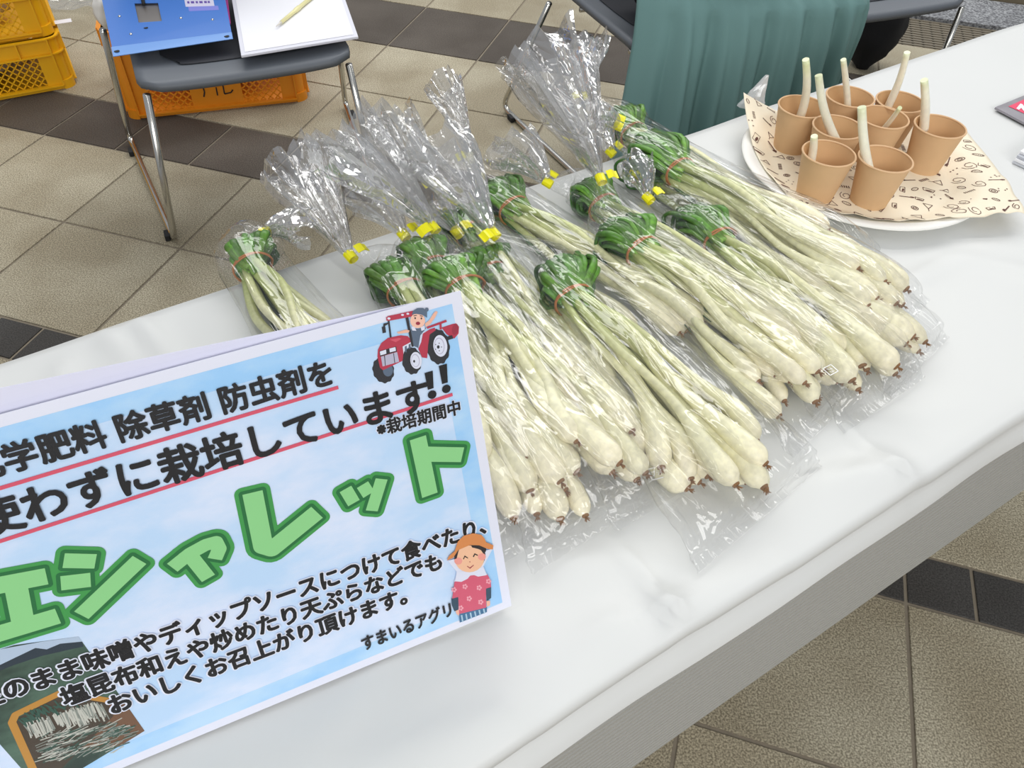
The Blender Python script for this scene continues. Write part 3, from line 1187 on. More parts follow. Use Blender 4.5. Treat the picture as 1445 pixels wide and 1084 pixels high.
m_sky_out = sky_print('print_sky_border', '9fd0fa', 'c0e0fb')
m_sky_in = sky_print('print_sky_panel', 'bfdcfa', 'dde8fd')

MB().prism([(-SW, 0), (0, 0), (0, SH), (-SW, SH)], -.0004, 0).build('paper_sheet', mat('sign_paper', 'e6e8f6', .5), sign)
mg = .0065
MB().poly([(-SW + mg, mg), (-mg, mg), (-mg, SH - mg), (-SW + mg, SH - mg)], .0001).build('sky_border_print', m_sky_out, sign)
mg2 = .0185
MB().poly([(-SW + mg2, mg2), (-mg2, mg2), (-mg2, SH - mg2), (-SW + mg2, SH - mg2)], .0002).build('sky_panel_print', m_sky_in, sign)
lm = .009
MB().poly([(-SW - lm, -.002), (lm, -.002), (lm, SH + lm * .6), (-SW - lm, SH + lm * .6)], .0022).build('laminate_film', m_lam, sign)
# white back sheet and prop leg
MB().prism([(-SW, .0), (-.004, .0), (-.004, SH - .003), (-SW, SH + .018)], -.0050, -.0042).build('backing_sheet', mat('sign_back', 'dcdcee', .55), sign)
hz = Vector((0, 0, 0))
leg = MB()
Mi = SIGN_M.inverted()
for uu in (-.14, -.22):
    topp = SIGN_M @ Vector((uu, SH * .7, -.006))
    hd = Vector((-nv_.x, -nv_.y, 0)).normalized()
    ft = Vector((topp.x, topp.y, .7025)) + hd * .045
    leg.bar(Mi @ topp, Mi @ ft, .012, .002)
leg.build('prop_leg', m_white, sign)


def text_mesh(s, u0, v0, u1, h, layer, m, off, name='lettering', shear=0, rot=0, n=8):
    """lettering from Blender's own font, made bold by laying slightly shifted copies over each other"""
    cu = bpy.data.curves.new('txt', 'FONT')
    cu.body = s
    cu.size = 1
    cu.resolution_u = 3
    cu.fill_mode = 'FRONT'
    cu.shear = shear
    o = bpy.data.objects.new('txt', cu)
    C.objects.link(o)
    bpy.context.view_layer.update()
    me = bpy.data.meshes.new_from_object(o.evaluated_get(bpy.context.evaluated_depsgraph_get()))
    bpy.data.objects.remove(o)
    bpy.data.curves.remove(cu)
    xs = [v.co.x for v in me.vertices]
    x0, x1 = min(xs), max(xs)
    sx = (u1 - u0) / (x1 - x0)
    cr, sr_ = cos(rot), sin(rot)
    V = [((v.co.x - x0) * sx, v.co.y * h) for v in me.vertices]
    F = [tuple(p.vertices) for p in me.polygons]
    bpy.data.meshes.remove(me)
    mb = MB()
    for k in range(n + 1):
        dx, dy = (off * h * cos(2 * pi * k / n), off * h * sin(2 * pi * k / n)) if k < n else (0, 0)
        mb.add([(u0 + (x + dx) * cr - (y + dy) * sr_, v0 + (x + dx) * sr_ + (y + dy) * cr, layer + k * 4e-6) for x, y in V], F)
    return mb.build(name, m, sign)


def line(s, p0, p1, hpx, off=.028, shear=0, halo=.035, name='lettering'):
    """p0 and p1 are the ends of the base line in the picture; hpx the em height in pixels there"""
    a, b = uv(*p0), uv(*p1)
    t_ = uv(p0[0] + hpx * .12, p0[1] - hpx)
    t2 = uv(p1[0] + hpx * .12, p1[1] - hpx)
    h = ((t_[1] - a[1]) + (t2[1] - b[1])) / 2
    rot = math.atan2(b[1] - a[1], b[0] - a[0])
    if halo:
        text_mesh(s, a[0] - h * .02, a[1], b[0] + h * .02, h, .0010, i_white, off + halo, 'lettering_halo', shear, rot, 12)
    text_mesh(s, a[0], a[1], b[0], h, .0012, i_black, off, name, shear, rot)


line('化学肥料 除草剤 防虫剤を', (-38, 678), (470, 538), 46, .034, halo=0)
line('使わずに栽培しています', (-28, 756), (606, 572), 58, .031, halo=0)
line('※栽培期間中', (533, 614), (649, 581), 24, .032, halo=.03)
line('生のまま味噌やディップソースにつけて食べたり、', (-28, 999), (685, 749), 32, .040, halo=.05)
line('塩昆布和えや炒めたり天ぷらなどでも', (93, 994), (623, 799), 31, .040, halo=.05)
line('おいしくお召上がり頂けます。', (160, 1005), (574, 848), 31, .040, halo=.05)
line('すまいるアグリ', (513, 916), (637, 866), 24, .03, halo=.0)


SZ = [0]


def stroke(mb, pts, w, z, rnd=True):
    SZ[0] = (SZ[0] + 1) % 30
    z += SZ[0] * 2e-6
    for (a, b) in zip(pts[:-1], pts[1:]):
        a, b = Vector(a), Vector(b)
        d = (b - a).normalized()
        s_ = Vector((-d.y, d.x)) * w / 2
        z += 1e-6
        mb.poly([tuple(a - s_), tuple(b - s_), tuple(b + s_), tuple(a + s_)], z)
    if rnd:
        for p in pts:
            z += 1e-6
            mb.poly([(p[0] + w / 2 * cos(2 * pi * k / 14), p[1] + w / 2 * sin(2 * pi * k / 14)) for k in range(14)], z)
    else:
        for p in pts[1:-1]:
            z += 1e-6
            mb.poly([(p[0] + w / 2 * cos(2 * pi * k / 14), p[1] + w / 2 * sin(2 * pi * k / 14)) for k in range(14)], z)


# exclamation marks, closing the second line
mb = MB()
for x in (604, 624):
    a, b = uv(x, 524 if x == 604 else 514), uv(x + 3, 548 if x == 604 else 540)
    w = .0052
    mb.poly([(a[0] - w / 2, a[1]), (b[0] - w * .35, b[1]), (b[0] + w * .35, b[1]), (a[0] + w / 2, a[1])], .0012)
    c = uv(x + 5, 556 if x == 604 else 548)
    mb.poly([(c[0] + .0028 * cos(k * pi / 6), c[1] + .0028 * sin(k * pi / 6)) for k in range(12)], .0012)
mb.build('exclamation_marks', i_black, sign)
mb = MB()
for a, b in (((-120, 724), (477, 546)), ((-120, 802), (638, 556))):
    stroke(mb, [uv(*a), uv(*b)], .0022, .0008, False)
mb.build('underlines', i_red, sign)

# big green katakana title, stroke by stroke
TITLE = [
    [[(-60, 836), (66, 812)], [(22, 822), (33, 878)], [(-75, 915), (82, 868)]],                      # e
    [[(90, 790), (135, 791)], [(86, 822), (128, 817)], [(115, 867), (197, 789)]],                    # shi
    [[(243, 800), (268, 780), (290, 768), (304, 764), (309, 774), (303, 788)], [(262, 775), (294, 815)]],           # small ya
    [[(356, 694), (371, 769), (384, 773), (447, 722)]],                                              # re
    [[(487, 689), (499, 709)], [(511, 683), (520, 697)], [(538, 675), (524, 720)]],                  # small tsu
    [[(589, 617), (606, 698)], [(597, 640), (652, 641)]],                                            # to
]
TWD = [.0105, .0092, .0082, .0112, .0078, .0105]


def slab(mb, a, b, w, e, z):
    """a straight pen stroke grown by e on every side, corners rounded by e"""
    a, b = Vector(a), Vector(b)
    d = (b - a).normalized()
    n_ = Vector((-d.y, d.x))
    if e <= 0:
        mb.poly([tuple(q) for q in (a - n_ * w / 2, b - n_ * w / 2, b + n_ * w / 2, a + n_ * w / 2)], z)
        return
    P = []
    for c, sx, sy in ((b, 1, -1), (b, 1, 1), (a, -1, 1), (a, -1, -1)):
        cc = c + n_ * (sy * w / 2)
        a0 = {(1, -1): -pi / 2, (1, 1): 0, (-1, 1): pi / 2, (-1, -1): pi}[(sx, sy)]
        for k in range(6):
            t_ = a0 + k / 5 * pi / 2
            P.append(tuple(cc + d * (e * cos(t_)) + n_ * (e * sin(t_))))
    mb.poly(P, z)


m1, m2, m3 = MB(), MB(), MB()
zi = 0
for ch, w in zip(TITLE, TWD):
    for s_ in ch:
        P = ppx(s_)
        for p0_, p1_ in zip(P[:-1], P[1:]):
            zi += 1
            slab(m1, p0_, p1_, w, .0044, .00060 + zi * 1e-6)
            slab(m2, p0_, p1_, w, .0021, .00075 + zi * 1e-6)
            slab(m3, p0_, p1_, w, 0, .00090 + zi * 1e-6)
        for p0_ in P[1:-1]:
            zi += 1
            for mm_, e_, z_ in ((m1, .0044, .0006), (m2, .0021, .00075), (m3, 0, .0009)):
                mm_.poly([(p0_[0] + (w / 2 + e_) * cos(2 * pi * k / 20), p0_[1] + (w / 2 + e_) * sin(2 * pi * k / 20)) for k in range(20)], z_ + zi * 1e-6)
m1.build('title_outline', i_g1, sign)
m2.build('title_dark_edge', i_g2, sign)
m3.build('title_fill', i_g3, sign)

# photograph of the harvest, printed in the lower left corner
MB().poly(ppx([(-70, 942), (0, 916), (20, 910), (111, 898), (204, 1031), (60, 1118), (0, 1050)]), .0003).build('photo_print', sky_print('print_field', '2b3d35', '587564'), sign)
MB().poly(ppx([(-70, 942), (0, 916), (60, 905), (111, 898), (116, 905), (85, 908), (66, 916), (50, 914), (20, 930), (0, 938), (-70, 966)]), .00033).build('photo_sky_print', pm('pale_sky', 'b4c6dc'), sign)
MB().poly(ppx([(66, 916), (85, 908), (116, 905), (118, 912), (60, 925), (20, 938), (0, 946), (0, 938), (50, 914)]), .00034).build('hill_print', pm('hill_dark', '2b3844'), sign)
MB().poly(ppx([(140, 985), (178, 994), (204, 1031), (170, 1052), (120, 1060), (100, 1030)]), .00035).build('soil_print', pm('soil', '74533c'), sign)
MB().poly(ppx([(20, 1016), (92, 976), (150, 986), (160, 1010), (60, 1112), (42, 1084)]), .00037).build('crate_inside_print', pm('crate_dark', '473c30'), sign)
mb = MB()
stroke(mb, ppx([(58, 1110), (17, 1019), (22, 1008), (100, 970)]), .0040, .0004)
stroke(mb, ppx([(130, 984), (165, 990)]), .0036, .0004)
mb.build('crate_print', pm('crate_orange', 'c08a3c'), sign)
r = random.Random(3)
lit, grn, mid_ = MB(), MB(), MB()
for k in range(110):
    u = r.random()
    x, y = 34 + 112 * u + r.uniform(-3, 3), 1020 - 32 * u + r.uniform(-3, 6)
    stroke(mid_ if k % 3 == 0 else lit, ppx([(x, y), (x + r.uniform(5, 12), y + r.uniform(12, 22))]), r.uniform(.0005, .0010), .00045, False)
for k in range(150):
    x, y = 48 + 112 * r.random(), 1078 - 40 * r.random()
    y -= (x - 48) * .12
    stroke((grn, lit, mid_)[k % 3], ppx([(x, y), (x + r.uniform(14, 34), y - r.uniform(5, 15))]), r.uniform(.0004, .0008), .0005, False)
for k in range(60):
    x = 26 + 85 * r.random()
    y = 1012 - (x - 26) * .36 + r.uniform(-6, 6)
    stroke(grn, ppx([(x, y), (x + r.uniform(4, 12), y + r.uniform(2, 10))]), .0009, .00052, False)
for k in range(40):
    x = 150 + 48 * r.random()
    y = 1022 + (x - 150) * .15 + r.uniform(-6, 12)
    stroke(grn if k % 2 else mid_, ppx([(x, y), (x - r.uniform(8, 20), y + r.uniform(2, 10))]), .0006, .00053, False)
lit.build('onion_print', pm('onion_pale', 'c4c4ba'), sign)
mid_.build('onion_shade_print', pm('onion_grey', '8e948c'), sign)
grn.build('leaf_print', pm('leaf_dark', '35584c'), sign)


def zpx(pts, ox, oy, s):
    return ppx([(ox + x * s, oy + y * s) for x, y in pts])


# tractor picture (coordinates read off an enlarged view)
TS = 160 / 1334
def T_(pts):
    return zpx(pts, 510, 420, TS)
def ell(cx, cy, rx, ry, rot=0, n=22):
    return [(cx + rx * cos(2 * pi * k / n) * cos(rot) - ry * sin(2 * pi * k / n) * sin(rot), cy + rx * cos(2 * pi * k / n) * sin(rot) + ry * sin(2 * pi * k / n) * cos(rot)) for k in range(n)]
def gear(cx, cy, rx, ry, rot=0, n=44):
    return [(cx + (1 + .06 * (k % 4 < 2)) * (rx * cos(2 * pi * k / n) * cos(rot) - ry * sin(2 * pi * k / n) * sin(rot)), cy + (1 + .06 * (k % 4 < 2)) * (rx * cos(2 * pi * k / n) * sin(rot) + ry * sin(2 * pi * k / n) * cos(rot))) for k in range(n)]


i_tred, i_tdr = pm('tractor_red', 'b8344c'), pm('tractor_dark_red', '9c2b42')
i_tyre, i_wh, i_grey = pm('tyre', '2a2a30'), pm('wheel_white', 'dfe2f2'), pm('grey_blue', '5b6b80')
i_skin, i_lav = pm('skin_tone', 'f0b8a0'), pm('lavender_grey', 'b9b6cc')
Z = [.0004]


def draw(m, *polys, src=T_, name='picture_shape'):
    Z[0] += .00003
    mb = MB()
    for p in polys:
        mb.poly(src(p), Z[0])
    return (mb, m)


def merge(name, lst):
    par = None
    for mb, m in lst:
        o = mb.build(name, m, sign)


merge('tractor_print', [
    draw(i_tyre, gear(255, 850, 120, 150, -.3)), draw(i_grey, ell(310, 850, 60, 75)),
    draw(i_tred, [(940, 350), (1060, 310), (1110, 300), (1145, 340), (1140, 420), (1090, 480), (1000, 430)]),
    draw(i_tdr, ell(1100, 370, 38, 66, .2)),
    draw(i_tyre, gear(590, 740, 110, 155, -.1)), draw(i_tyre, gear(900, 575, 130, 200, -.1)),
    draw(i_tred, [(700, 520), (720, 420), (800, 370), (860, 350), (870, 380), (800, 430), (780, 560), (770, 710), (710, 700), (665, 600)]),
    draw(i_grey, [(580, 370), (760, 350), (740, 380), (690, 440), (665, 590), (600, 560)]),
    draw(i_tred, [(190, 610), (230, 530), (310, 470), (460, 440), (540, 450), (600, 510), (500, 560), (480, 740), (250, 850), (215, 820), (185, 690)]),
    draw(pm('tractor_pink', 'd4566a'), [(330, 490), (440, 470), (470, 480), (400, 520)]),
    draw(i_tyre, [(205, 625), (405, 570), (415, 630), (215, 690)]), draw(i_wh, [(212, 630), (285, 608), (290, 655), (220, 675)], [(325, 595), (395, 577), (402, 622), (330, 640)]),
    draw(i_lav, [(225, 690), (415, 635), (440, 750), (245, 805)]), draw(i_tyre, [(262, 680), (272, 678), (282, 795), (274, 797)], [(370, 650), (378, 648), (392, 762), (384, 765)]),
    draw(i_wh, [(480, 570), (590, 510), (600, 570), (520, 590), (490, 650)]), draw(i_grey, [(505, 570), (530, 560), (525, 640), (505, 630)], [(550, 545), (575, 535), (575, 590), (550, 600)]),
    draw(i_tyre, [(305, 270), (325, 265), (350, 460), (330, 470)], [(510, 220), (545, 215), (610, 570), (585, 575)], [(235, 340), (275, 330), (285, 405), (245, 415)], [(255, 300), (310, 290), (310, 305), (270, 330), (262, 345), (250, 340)]),
    draw(i_tred, [(285, 230), (310, 212), (600, 150), (640, 200), (580, 220), (320, 268), (290, 265)]), draw(i_wh, ell(318, 240, 18, 14), ell(478, 198, 18, 12), ell(540, 185, 16, 12)),
    draw(i_tred, [(760, 340), (990, 255), (1000, 280), (770, 362)], [(912, 300), (935, 300), (940, 370), (915, 370)]),
    draw(i_tyre, [(1000, 455), (1060, 435), (1075, 475), (1010, 495)]),
    draw(i_skin, [(740, 300), (790, 260), (840, 180), (870, 150), (892, 165), (860, 230), (800, 310), (750, 340)], [(410, 400), (520, 370), (560, 380), (550, 405), (430, 420)]),
    draw(pm('face', 'f6c4ae'), ell(655, 265, 88, 88)), draw(i_wh, [(580, 330), (620, 340), (640, 385), (590, 380)], [(690, 345), (735, 320), (740, 370), (700, 385)]),
    draw(i_grey, [(585, 195), (600, 150), (650, 118), (720, 115), (765, 160), (765, 230), (720, 200), (640, 185)], ell(762, 135, 22, 24)),
    draw(i_tyre, ell(625, 235, 9, 12), ell(698, 238, 9, 12), [(605, 205), (645, 196), (645, 204), (608, 214)], [(680, 202), (715, 208), (715, 217), (680, 211)]),
    draw(i_tdr, ell(658, 296, 26, 20)),
    draw(i_wh, ell(920, 560, 82, 128, -.1)), draw(i_lav, ell(910, 560, 60, 98, -.1)), draw(i_wh, ell(908, 562, 52, 88, -.1)),
    draw(i_wh, ell(635, 730, 68, 100, -.1)), draw(i_lav, ell(628, 732, 50, 76, -.1)), draw(i_wh, ell(626, 733, 43, 68, -.1)),
    draw(i_tyre, ell(895, 572, 16, 20), ell(612, 740, 12, 16), *[ell(895 + 38 * cos(a), 572 + 46 * sin(a), 6, 7, n=8) for a in (0, 1.25, 2.5, 3.8, 5)]),
])
FS = 160 / 1084
def F_(pts):
    return zpx(pts, 610, 730, FS)
i_hat, i_pink, i_navy = pm('hat_orange', 'd98a4e'), pm('shirt_pink', 'd65a74'), pm('navy', '2f4a5e')
flowers = []
for cx, cy in ((305, 650), (440, 662), (345, 765), (455, 798), (265, 855), (200, 680), (530, 600)):
    flowers += [ell(cx + 17 * cos(a), cy + 17 * sin(a), 10, 10, n=8) for a in [k * 2 * pi / 5 for k in range(5)]]
stripes = [[(265 + k * 42, 925 - k * 12), (280 + k * 42, 921 - k * 12), (290 + k * 42, 985 - k * 16), (277 + k * 42, 990 - k * 16)] for k in range(6)]
merge('farmer_print', [
    draw(i_wh, [(140, 405), (570, 290), (480, 460), (515, 540), (200, 605), (235, 520)], src=F_),
    draw(i_skin, [(215, 880), (250, 870), (250, 930), (225, 915)], [(510, 790), (545, 785), (545, 830), (515, 845)], src=F_),
    draw(i_navy, [(175, 765), (240, 750), (245, 870), (205, 888), (180, 830)], [(500, 670), (555, 655), (555, 760), (515, 790)], src=F_),
    draw(pm('skirt_blue', '3d6f96'), [(250, 915), (515, 845), (515, 895), (255, 995)], src=F_), draw(pm('skirt_stripe', 'a9c6da'), *stripes, src=F_),
    draw(i_pink, [(205, 605), (360, 545), (515, 530), (550, 590), (555, 655), (505, 670), (508, 850), (250, 912), (240, 750), (183, 765)], src=F_),
    draw(pm('flower', 'efa6b4'), *flowers, src=F_),
    draw(i_wh, [(210, 600), (225, 510), (360, 500), (480, 460), (515, 540), (430, 555), (365, 530), (330, 575), (270, 605)], src=F_),
    draw(pm('dark_hair', '2c2326'), ell(350, 350, 150, 150), src=F_),
    draw(pm('face2', 'f3c09c'), ell(348, 385, 140, 128, -.15), src=F_), draw(pm('cheek', 'ee9e92'), ell(240, 405, 38, 34), ell(465, 365, 38, 34), src=F_),
    draw(pm('fringe', '2c2326'), [(360, 250), (440, 235), (510, 290), (500, 320), (430, 290), (370, 275)], [(200, 390), (215, 330), (245, 300), (225, 380)], src=F_),
    draw(i_hat, [(130, 400), (150, 360), (205, 310), (235, 220), (290, 165), (380, 140), (460, 155), (490, 190), (505, 225), (575, 255), (570, 295), (520, 290), (440, 255), (350, 252), (240, 300), (190, 375)], src=F_),
    draw(i_black, [(285, 385), (300, 352), (330, 370), (333, 382), (303, 366), (292, 390)], [(378, 362), (395, 330), (425, 345), (427, 357), (400, 344), (388, 368)], src=F_),
    draw(i_tdr, [(325, 450), (350, 467), (385, 440), (388, 446), (352, 478), (322, 456)], ell(350, 412, 5, 5, n=8), src=F_),
])

# ------------------------------------------------------------------ chairs
def rounded(pts, rad, k=6):
    out = [Vector(pts[0])]
    for a, b, c in zip(pts[:-2], pts[1:-1], pts[2:]):
        a, b, c = Vector(a), Vector(b), Vector(c)
        p, q = b + (a - b).normalized() * rad, b + (c - b).normalized() * rad
        for i in range(k + 1):
            t_ = i / k
            out.append(p * (1 - t_) ** 2 + b * 2 * t_ * (1 - t_) + q * t_ ** 2)
    out.append(Vector(pts[-1]))
    return out


CW, CDp, SZT = .476, .47, .437      # seat width, depth, height


def make_chair(label, loc, rz):
    """origin: floor under the front left seat corner; +x along the front edge, +y towards the back"""
    t_ = thing('stacking_chair', label, 'chair', loc, rz, 'grey sled base chairs behind the table')
    n = 22
    def shell(u, v):     # u across, v front to back
        e = abs(2 * u - 1)
        z = SZT - .006 * (1 - e ** 4) - .010 * math.exp(-((v - .55) / .35) ** 2) * (1 - e ** 2) * 1.4
        z -= .009 * max(0, 1 - v / .14) ** 2
        return z
    def outline(u, v):
        x, y = u * CW, v * CDp
        # round the front corners
        rr = .045
        if v * CDp < rr:
            q = rr - v * CDp
            ins = rr - math.sqrt(max(0, rr * rr - q * q))
            x = ins + u * (CW - 2 * ins)
        return x, y
    mb = MB()
    top = [(*outline(i / n, (j / n)), shell(i / n, j / n)) for j in range(n + 1) for i in range(n + 1)]
    F = [(j * (n + 1) + i, j * (n + 1) + i + 1, (j + 1) * (n + 1) + i + 1, (j + 1) * (n + 1) + i) for j in range(n) for i in range(n)]
    mb.add(top, F)
    o = mb.build('seat', m_seat, t_, smooth=True)
    md = o.modifiers.new('thickness', 'SOLIDIFY')
    md.thickness, md.offset = .016, -1
    mb = MB()
    pad = []
    for j in range(n + 1):
        for i in range(n + 1):
            u, v = .13 + .74 * i / n, .17 + .8 * j / n
            cx = (abs(2 * i / n - 1)) ** 6 * (max(0, 1 - j / n * 6)) * .05
            x, y = u * CW + (.5 - u) * cx * 2, v * CDp
            z = shell(u, v) + .0025
            pad.append((x, y + cx * .2, z))
    mb.add(pad, F)
    mb.build('seat_pad', m_seat_dark, t_, smooth=True)
    for x in (.012, CW - .012):
        s_ = -1 if x < .1 else 1
        pts = [(x, .012, SZT - .03), (x + s_ * .045, .035, .0095), (x + s_ * .105, .62, .0095), (x + s_ * .065, .40, SZT - .03)]
        MB().tube(rounded(pts, .05), .0085, 12).build('sled_leg', m_chrome, t_, smooth=True)
        for y in (.075, .54):
            MB().box((x + s_ * (.045 + .06 * (y - .035) / .585) - s_ * -.012, y, .008), (.012, .032, .016)).build('foot', m_black, t_, bevel=.002)
    MB().tube([(.012, .06, SZT - .034), (CW - .012, .06, SZT - .034)], .007, 10).build('cross_bar', m_chrome, t_, smooth=True)
    MB().tube([(.012, .34, SZT - .034), (CW - .012, .34, SZT - .034)], .007, 10).build('cross_bar', m_chrome, t_, smooth=True)
    # backrest
    mb = MB()
    nb = 16
    pts = []
    for j in range(nb + 1):
        for i in range(nb + 1):
            u, v = i / nb, j / nb
            pts.append((.02 + u * (CW - .04), CDp + .03 + .05 * v - .05 * (2 * u - 1) ** 2 + .02, SZT + .13 + .30 * v - .02 * (2 * u - 1) ** 4))
    mb.add(pts, [(j * (nb + 1) + i, j * (nb + 1) + i + 1, (j + 1) * (nb + 1) + i + 1, (j + 1) * (nb + 1) + i) for j in range(nb) for i in range(nb)])
    mb.build('backrest', m_seat, t_, smooth=True, solid=.012)
    for x in (.03, CW - .03):
        MB().tube(rounded([(x, .38, SZT - .028), (x, CDp + .01, SZT - .02), (x, CDp + .05, SZT + .30)], .04), .0095, 10).build('back_post', m_black, t_, smooth=True)
    return t_


make_chair('grey seated chair at left holding the blue metal board and the white clipboard', (-.829 - .005, 1.587, 0), R(25.4))
make_chair('dark grey chair in the middle with the person in the teal skirt on it', (.269, 1.89, 0), R(24.5))
make_chair('empty grey chair at right whose front corner shows past the teal skirt', (1.249 - .476 * cos(R(23.5)), 2.336 - .476 * sin(R(23.5)), 0), R(23.5))

# ------------------------------------------------------------------ things lying on the left chair
ZS = SZT + .006
a = R(25.4)


def on_plane(px, z):
    p = at(px[0], px[1], z)
    return p


bl, br = at(160, 75, ZS + .02), at(328, 52, ZS + .012)
tl, tr = at(143, -6, ZS + .055), at(317, -6, ZS + .04)
bb = thing('metal_board', 'blue enamelled metal board with a cut-out and rivets lying on the left chair', 'board', bl)


def bq(u, v, h=0):
    p = bl * (1 - u) * (1 - v) + br * u * (1 - v) + tl * (1 - u) * v + tr * u * v - bl
    return p + Vector((0, -.5, .85)).normalized() * h


def quad_box(mb, u0, u1, v0, v1, h0, h1):
    P = [bq(u, v, h) for h in (h0, h1) for u, v in ((u0, v0), (u1, v0), (u1, v1), (u0, v1))]
    mb.add(P, [(3, 2, 1, 0), (4, 5, 6, 7), (0, 1, 5, 4), (1, 2, 6, 5), (2, 3, 7, 6), (3, 0, 4, 7)])


mb = MB()
V1 = 1.7
cu0, cu1, cv0, cv1 = .25, .44, .47, .84
for q in ((0, 1, .08, cv0), (0, cu0, cv0, cv1), (cu1, 1, cv0, cv1), (0, 1, cv1, V1)):
    quad_box(mb, *q, 0, .0016)
mb.build('sheet', m_blue, bb)
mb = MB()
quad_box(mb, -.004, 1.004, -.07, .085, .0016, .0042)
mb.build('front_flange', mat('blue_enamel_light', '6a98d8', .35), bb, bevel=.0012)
for u in (.035, .955):
    p = bq(u, 0.0, .0045)
    MB().lathe([(0, .0), (.006, .0), (.006, .0004), (0, .0004)], p, 16).build('slot', m_black, bb)
mb = MB()
quad_box(mb, cu0 - .02, cu1 + .02, cv0 - .03, cv1 + .05, -.006, -.004)
mb.build('latch_plate', mat('brushed_steel', 'b0aaa6', .3, metal=.8), bb)
for u, v in ((.11, .60), (.17, .27), (.60, .50), (.86, .42), (.27, .93), (.38, .93)):
    MB().lathe([(0, .0030), (.002, .0026), (.0032, .0012), (.0034, 0)], bq(u, v, .0016), 12).build('rivet', m_chrome, bb, smooth=True)
MB().lathe([(0, .0004), (.005, .0004)], bq(.30, .36, .0018), 14).build('hole', m_black, bb)
MB().tube([bq(.325, .80, .004), bq(.33, .95, .008), bq(.325, 1.1, .006)], .004, 8).build('strap', m_black, bb, smooth=True)
mb = MB()
quad_box(mb, .66, .90, .74, .98, .0016, .0019)
mb.build('price_sticker', mat('sticker', 'c9c6dc', .5), bb)
mb = MB()
for k, (u, w_) in enumerate(((.68, .02), (.71, .03), (.75, .02), (.78, .03), (.82, .025), (.85, .02))):
    quad_box(mb, u, u + w_, .90, .95, .0019, .0021)
    quad_box(mb, u, u + w_ * .9, .81, .86, .0019, .0021)
mb.build('sticker_print', mat('print_violet', '5a3f9a', .5), bb)
mb = MB()
quad_box(mb, .68, .93, .64, .74, .0016, .0019)
mb.build('violet_sticker', mat('sticker_violet', '7a7fd0', .5), bb)

pk = MB().bar(at(317, -8, ZS + .02), at(322, 34, ZS + .012), .012, .003).build('strap', mat('magenta', 'b2318a', .5))
tag(pk, 'magenta strap end between the blue board and the white clipboard', 'strap')

c0, c1, c2_, c3 = at(341, 82, ZS + .006), at(506, 55, ZS + .008), at(478, -25, ZS + .008), at(326, -8, ZS + .006)
cb = thing('clipboard', 'white clipboard with a blank sheet of paper on the left chair', 'clipboard', c0)
ext = 1.0
P4 = [Vector((0, 0, 0)), c1 - c0, c2_ - c0, c3 - c0]
mb = MB()
up = Vector((0, 0, .006))
mb.add(P4 + [p + up for p in P4], [(3, 2, 1, 0), (4, 5, 6, 7), (0, 1, 5, 4), (1, 2, 6, 5), (2, 3, 7, 6), (3, 0, 4, 7)])
mb.build('board', mat('clipboard_white', 'dcdce6', .45), cb, bevel=.0015)
mid = (P4[0] + P4[1] + P4[2] + P4[3]) / 4
mb = MB()
Q4 = [mid + (p - mid) * .93 + Vector((0, 0, .0066)) for p in P4]
mb.add(Q4 + [p + Vector((0, 0, .0004)) for p in Q4], [(3, 2, 1, 0), (4, 5, 6, 7), (0, 1, 5, 4), (1, 2, 6, 5), (2, 3, 7, 6), (3, 0, 4, 7)])
mb.build('paper_sheet', m_white, cb)
pa, pb_ = at(390, 37, ZS + .020), at(440, -4, ZS + .020)
pn = thing('marker_pen', 'pale yellow pen lying across the paper on the clipboard', 'pen', pa)
dd = pb_ - pa
MB().tube([dd * 0, dd * .08, dd * .12], [.0012, .002, .0038], 10).build('tip', mat('pen_tip', 'd8d4c8', .4), pn, smooth=True)
MB().tube([dd * .12, dd * .5, dd * .52, dd * .62, dd * .64, dd * 1.3], [.0040, .0048, .0058, .0060, .005, .0048], 12).build('barrel', mat('pen_barrel', 'e6dfa6', .4), pn, smooth=True)

# ------------------------------------------------------------------ crates
def lattice(mb, o, ux, uy, w, h, step, t_=.0035, dep=.004):
    """diagonal lattice in the panel spanned by ux (w) and uy (h)"""
    nrm = ux.cross(uy).normalized()
    k = -h
    while k < w:
        for sgn in (1, -1):
            # line x - y*? = k  clipped to the panel
            pts = []
            for yy in (0, h):
                x = k + yy if sgn == 1 else k + h - yy
                pts.append([x, yy])
            (xa, ya), (xb, yb) = pts
            def clip(x1, y1, x2, y2):
                if x1 > x2:
                    x1, y1, x2, y2 = x2, y2, x1, y1
                if x2 <= 0 or x1 >= w:
                    return None
                s_ = (y2 - y1) / (x2 - x1)
                if x1 < 0:
                    y1, x1 = y1 - x1 * s_, 0
                if x2 > w:
                    y2, x2 = y2 - (x2 - w) * s_, w
                return x1, y1, x2, y2
            c_ = clip(xa, ya, xb, yb)
            if c_ and math.hypot(c_[2] - c_[0], c_[3] - c_[1]) > .004:
                mb.bar(o + ux * c_[0] + uy * c_[1], o + ux * c_[2] + uy * c_[3], dep, t_, up=ux.cross(uy)) if False else mb.bar(o + ux * c_[0] + uy * c_[1], o + ux * c_[2] + uy * c_[3], t_, dep, up=nrm)
        k += step


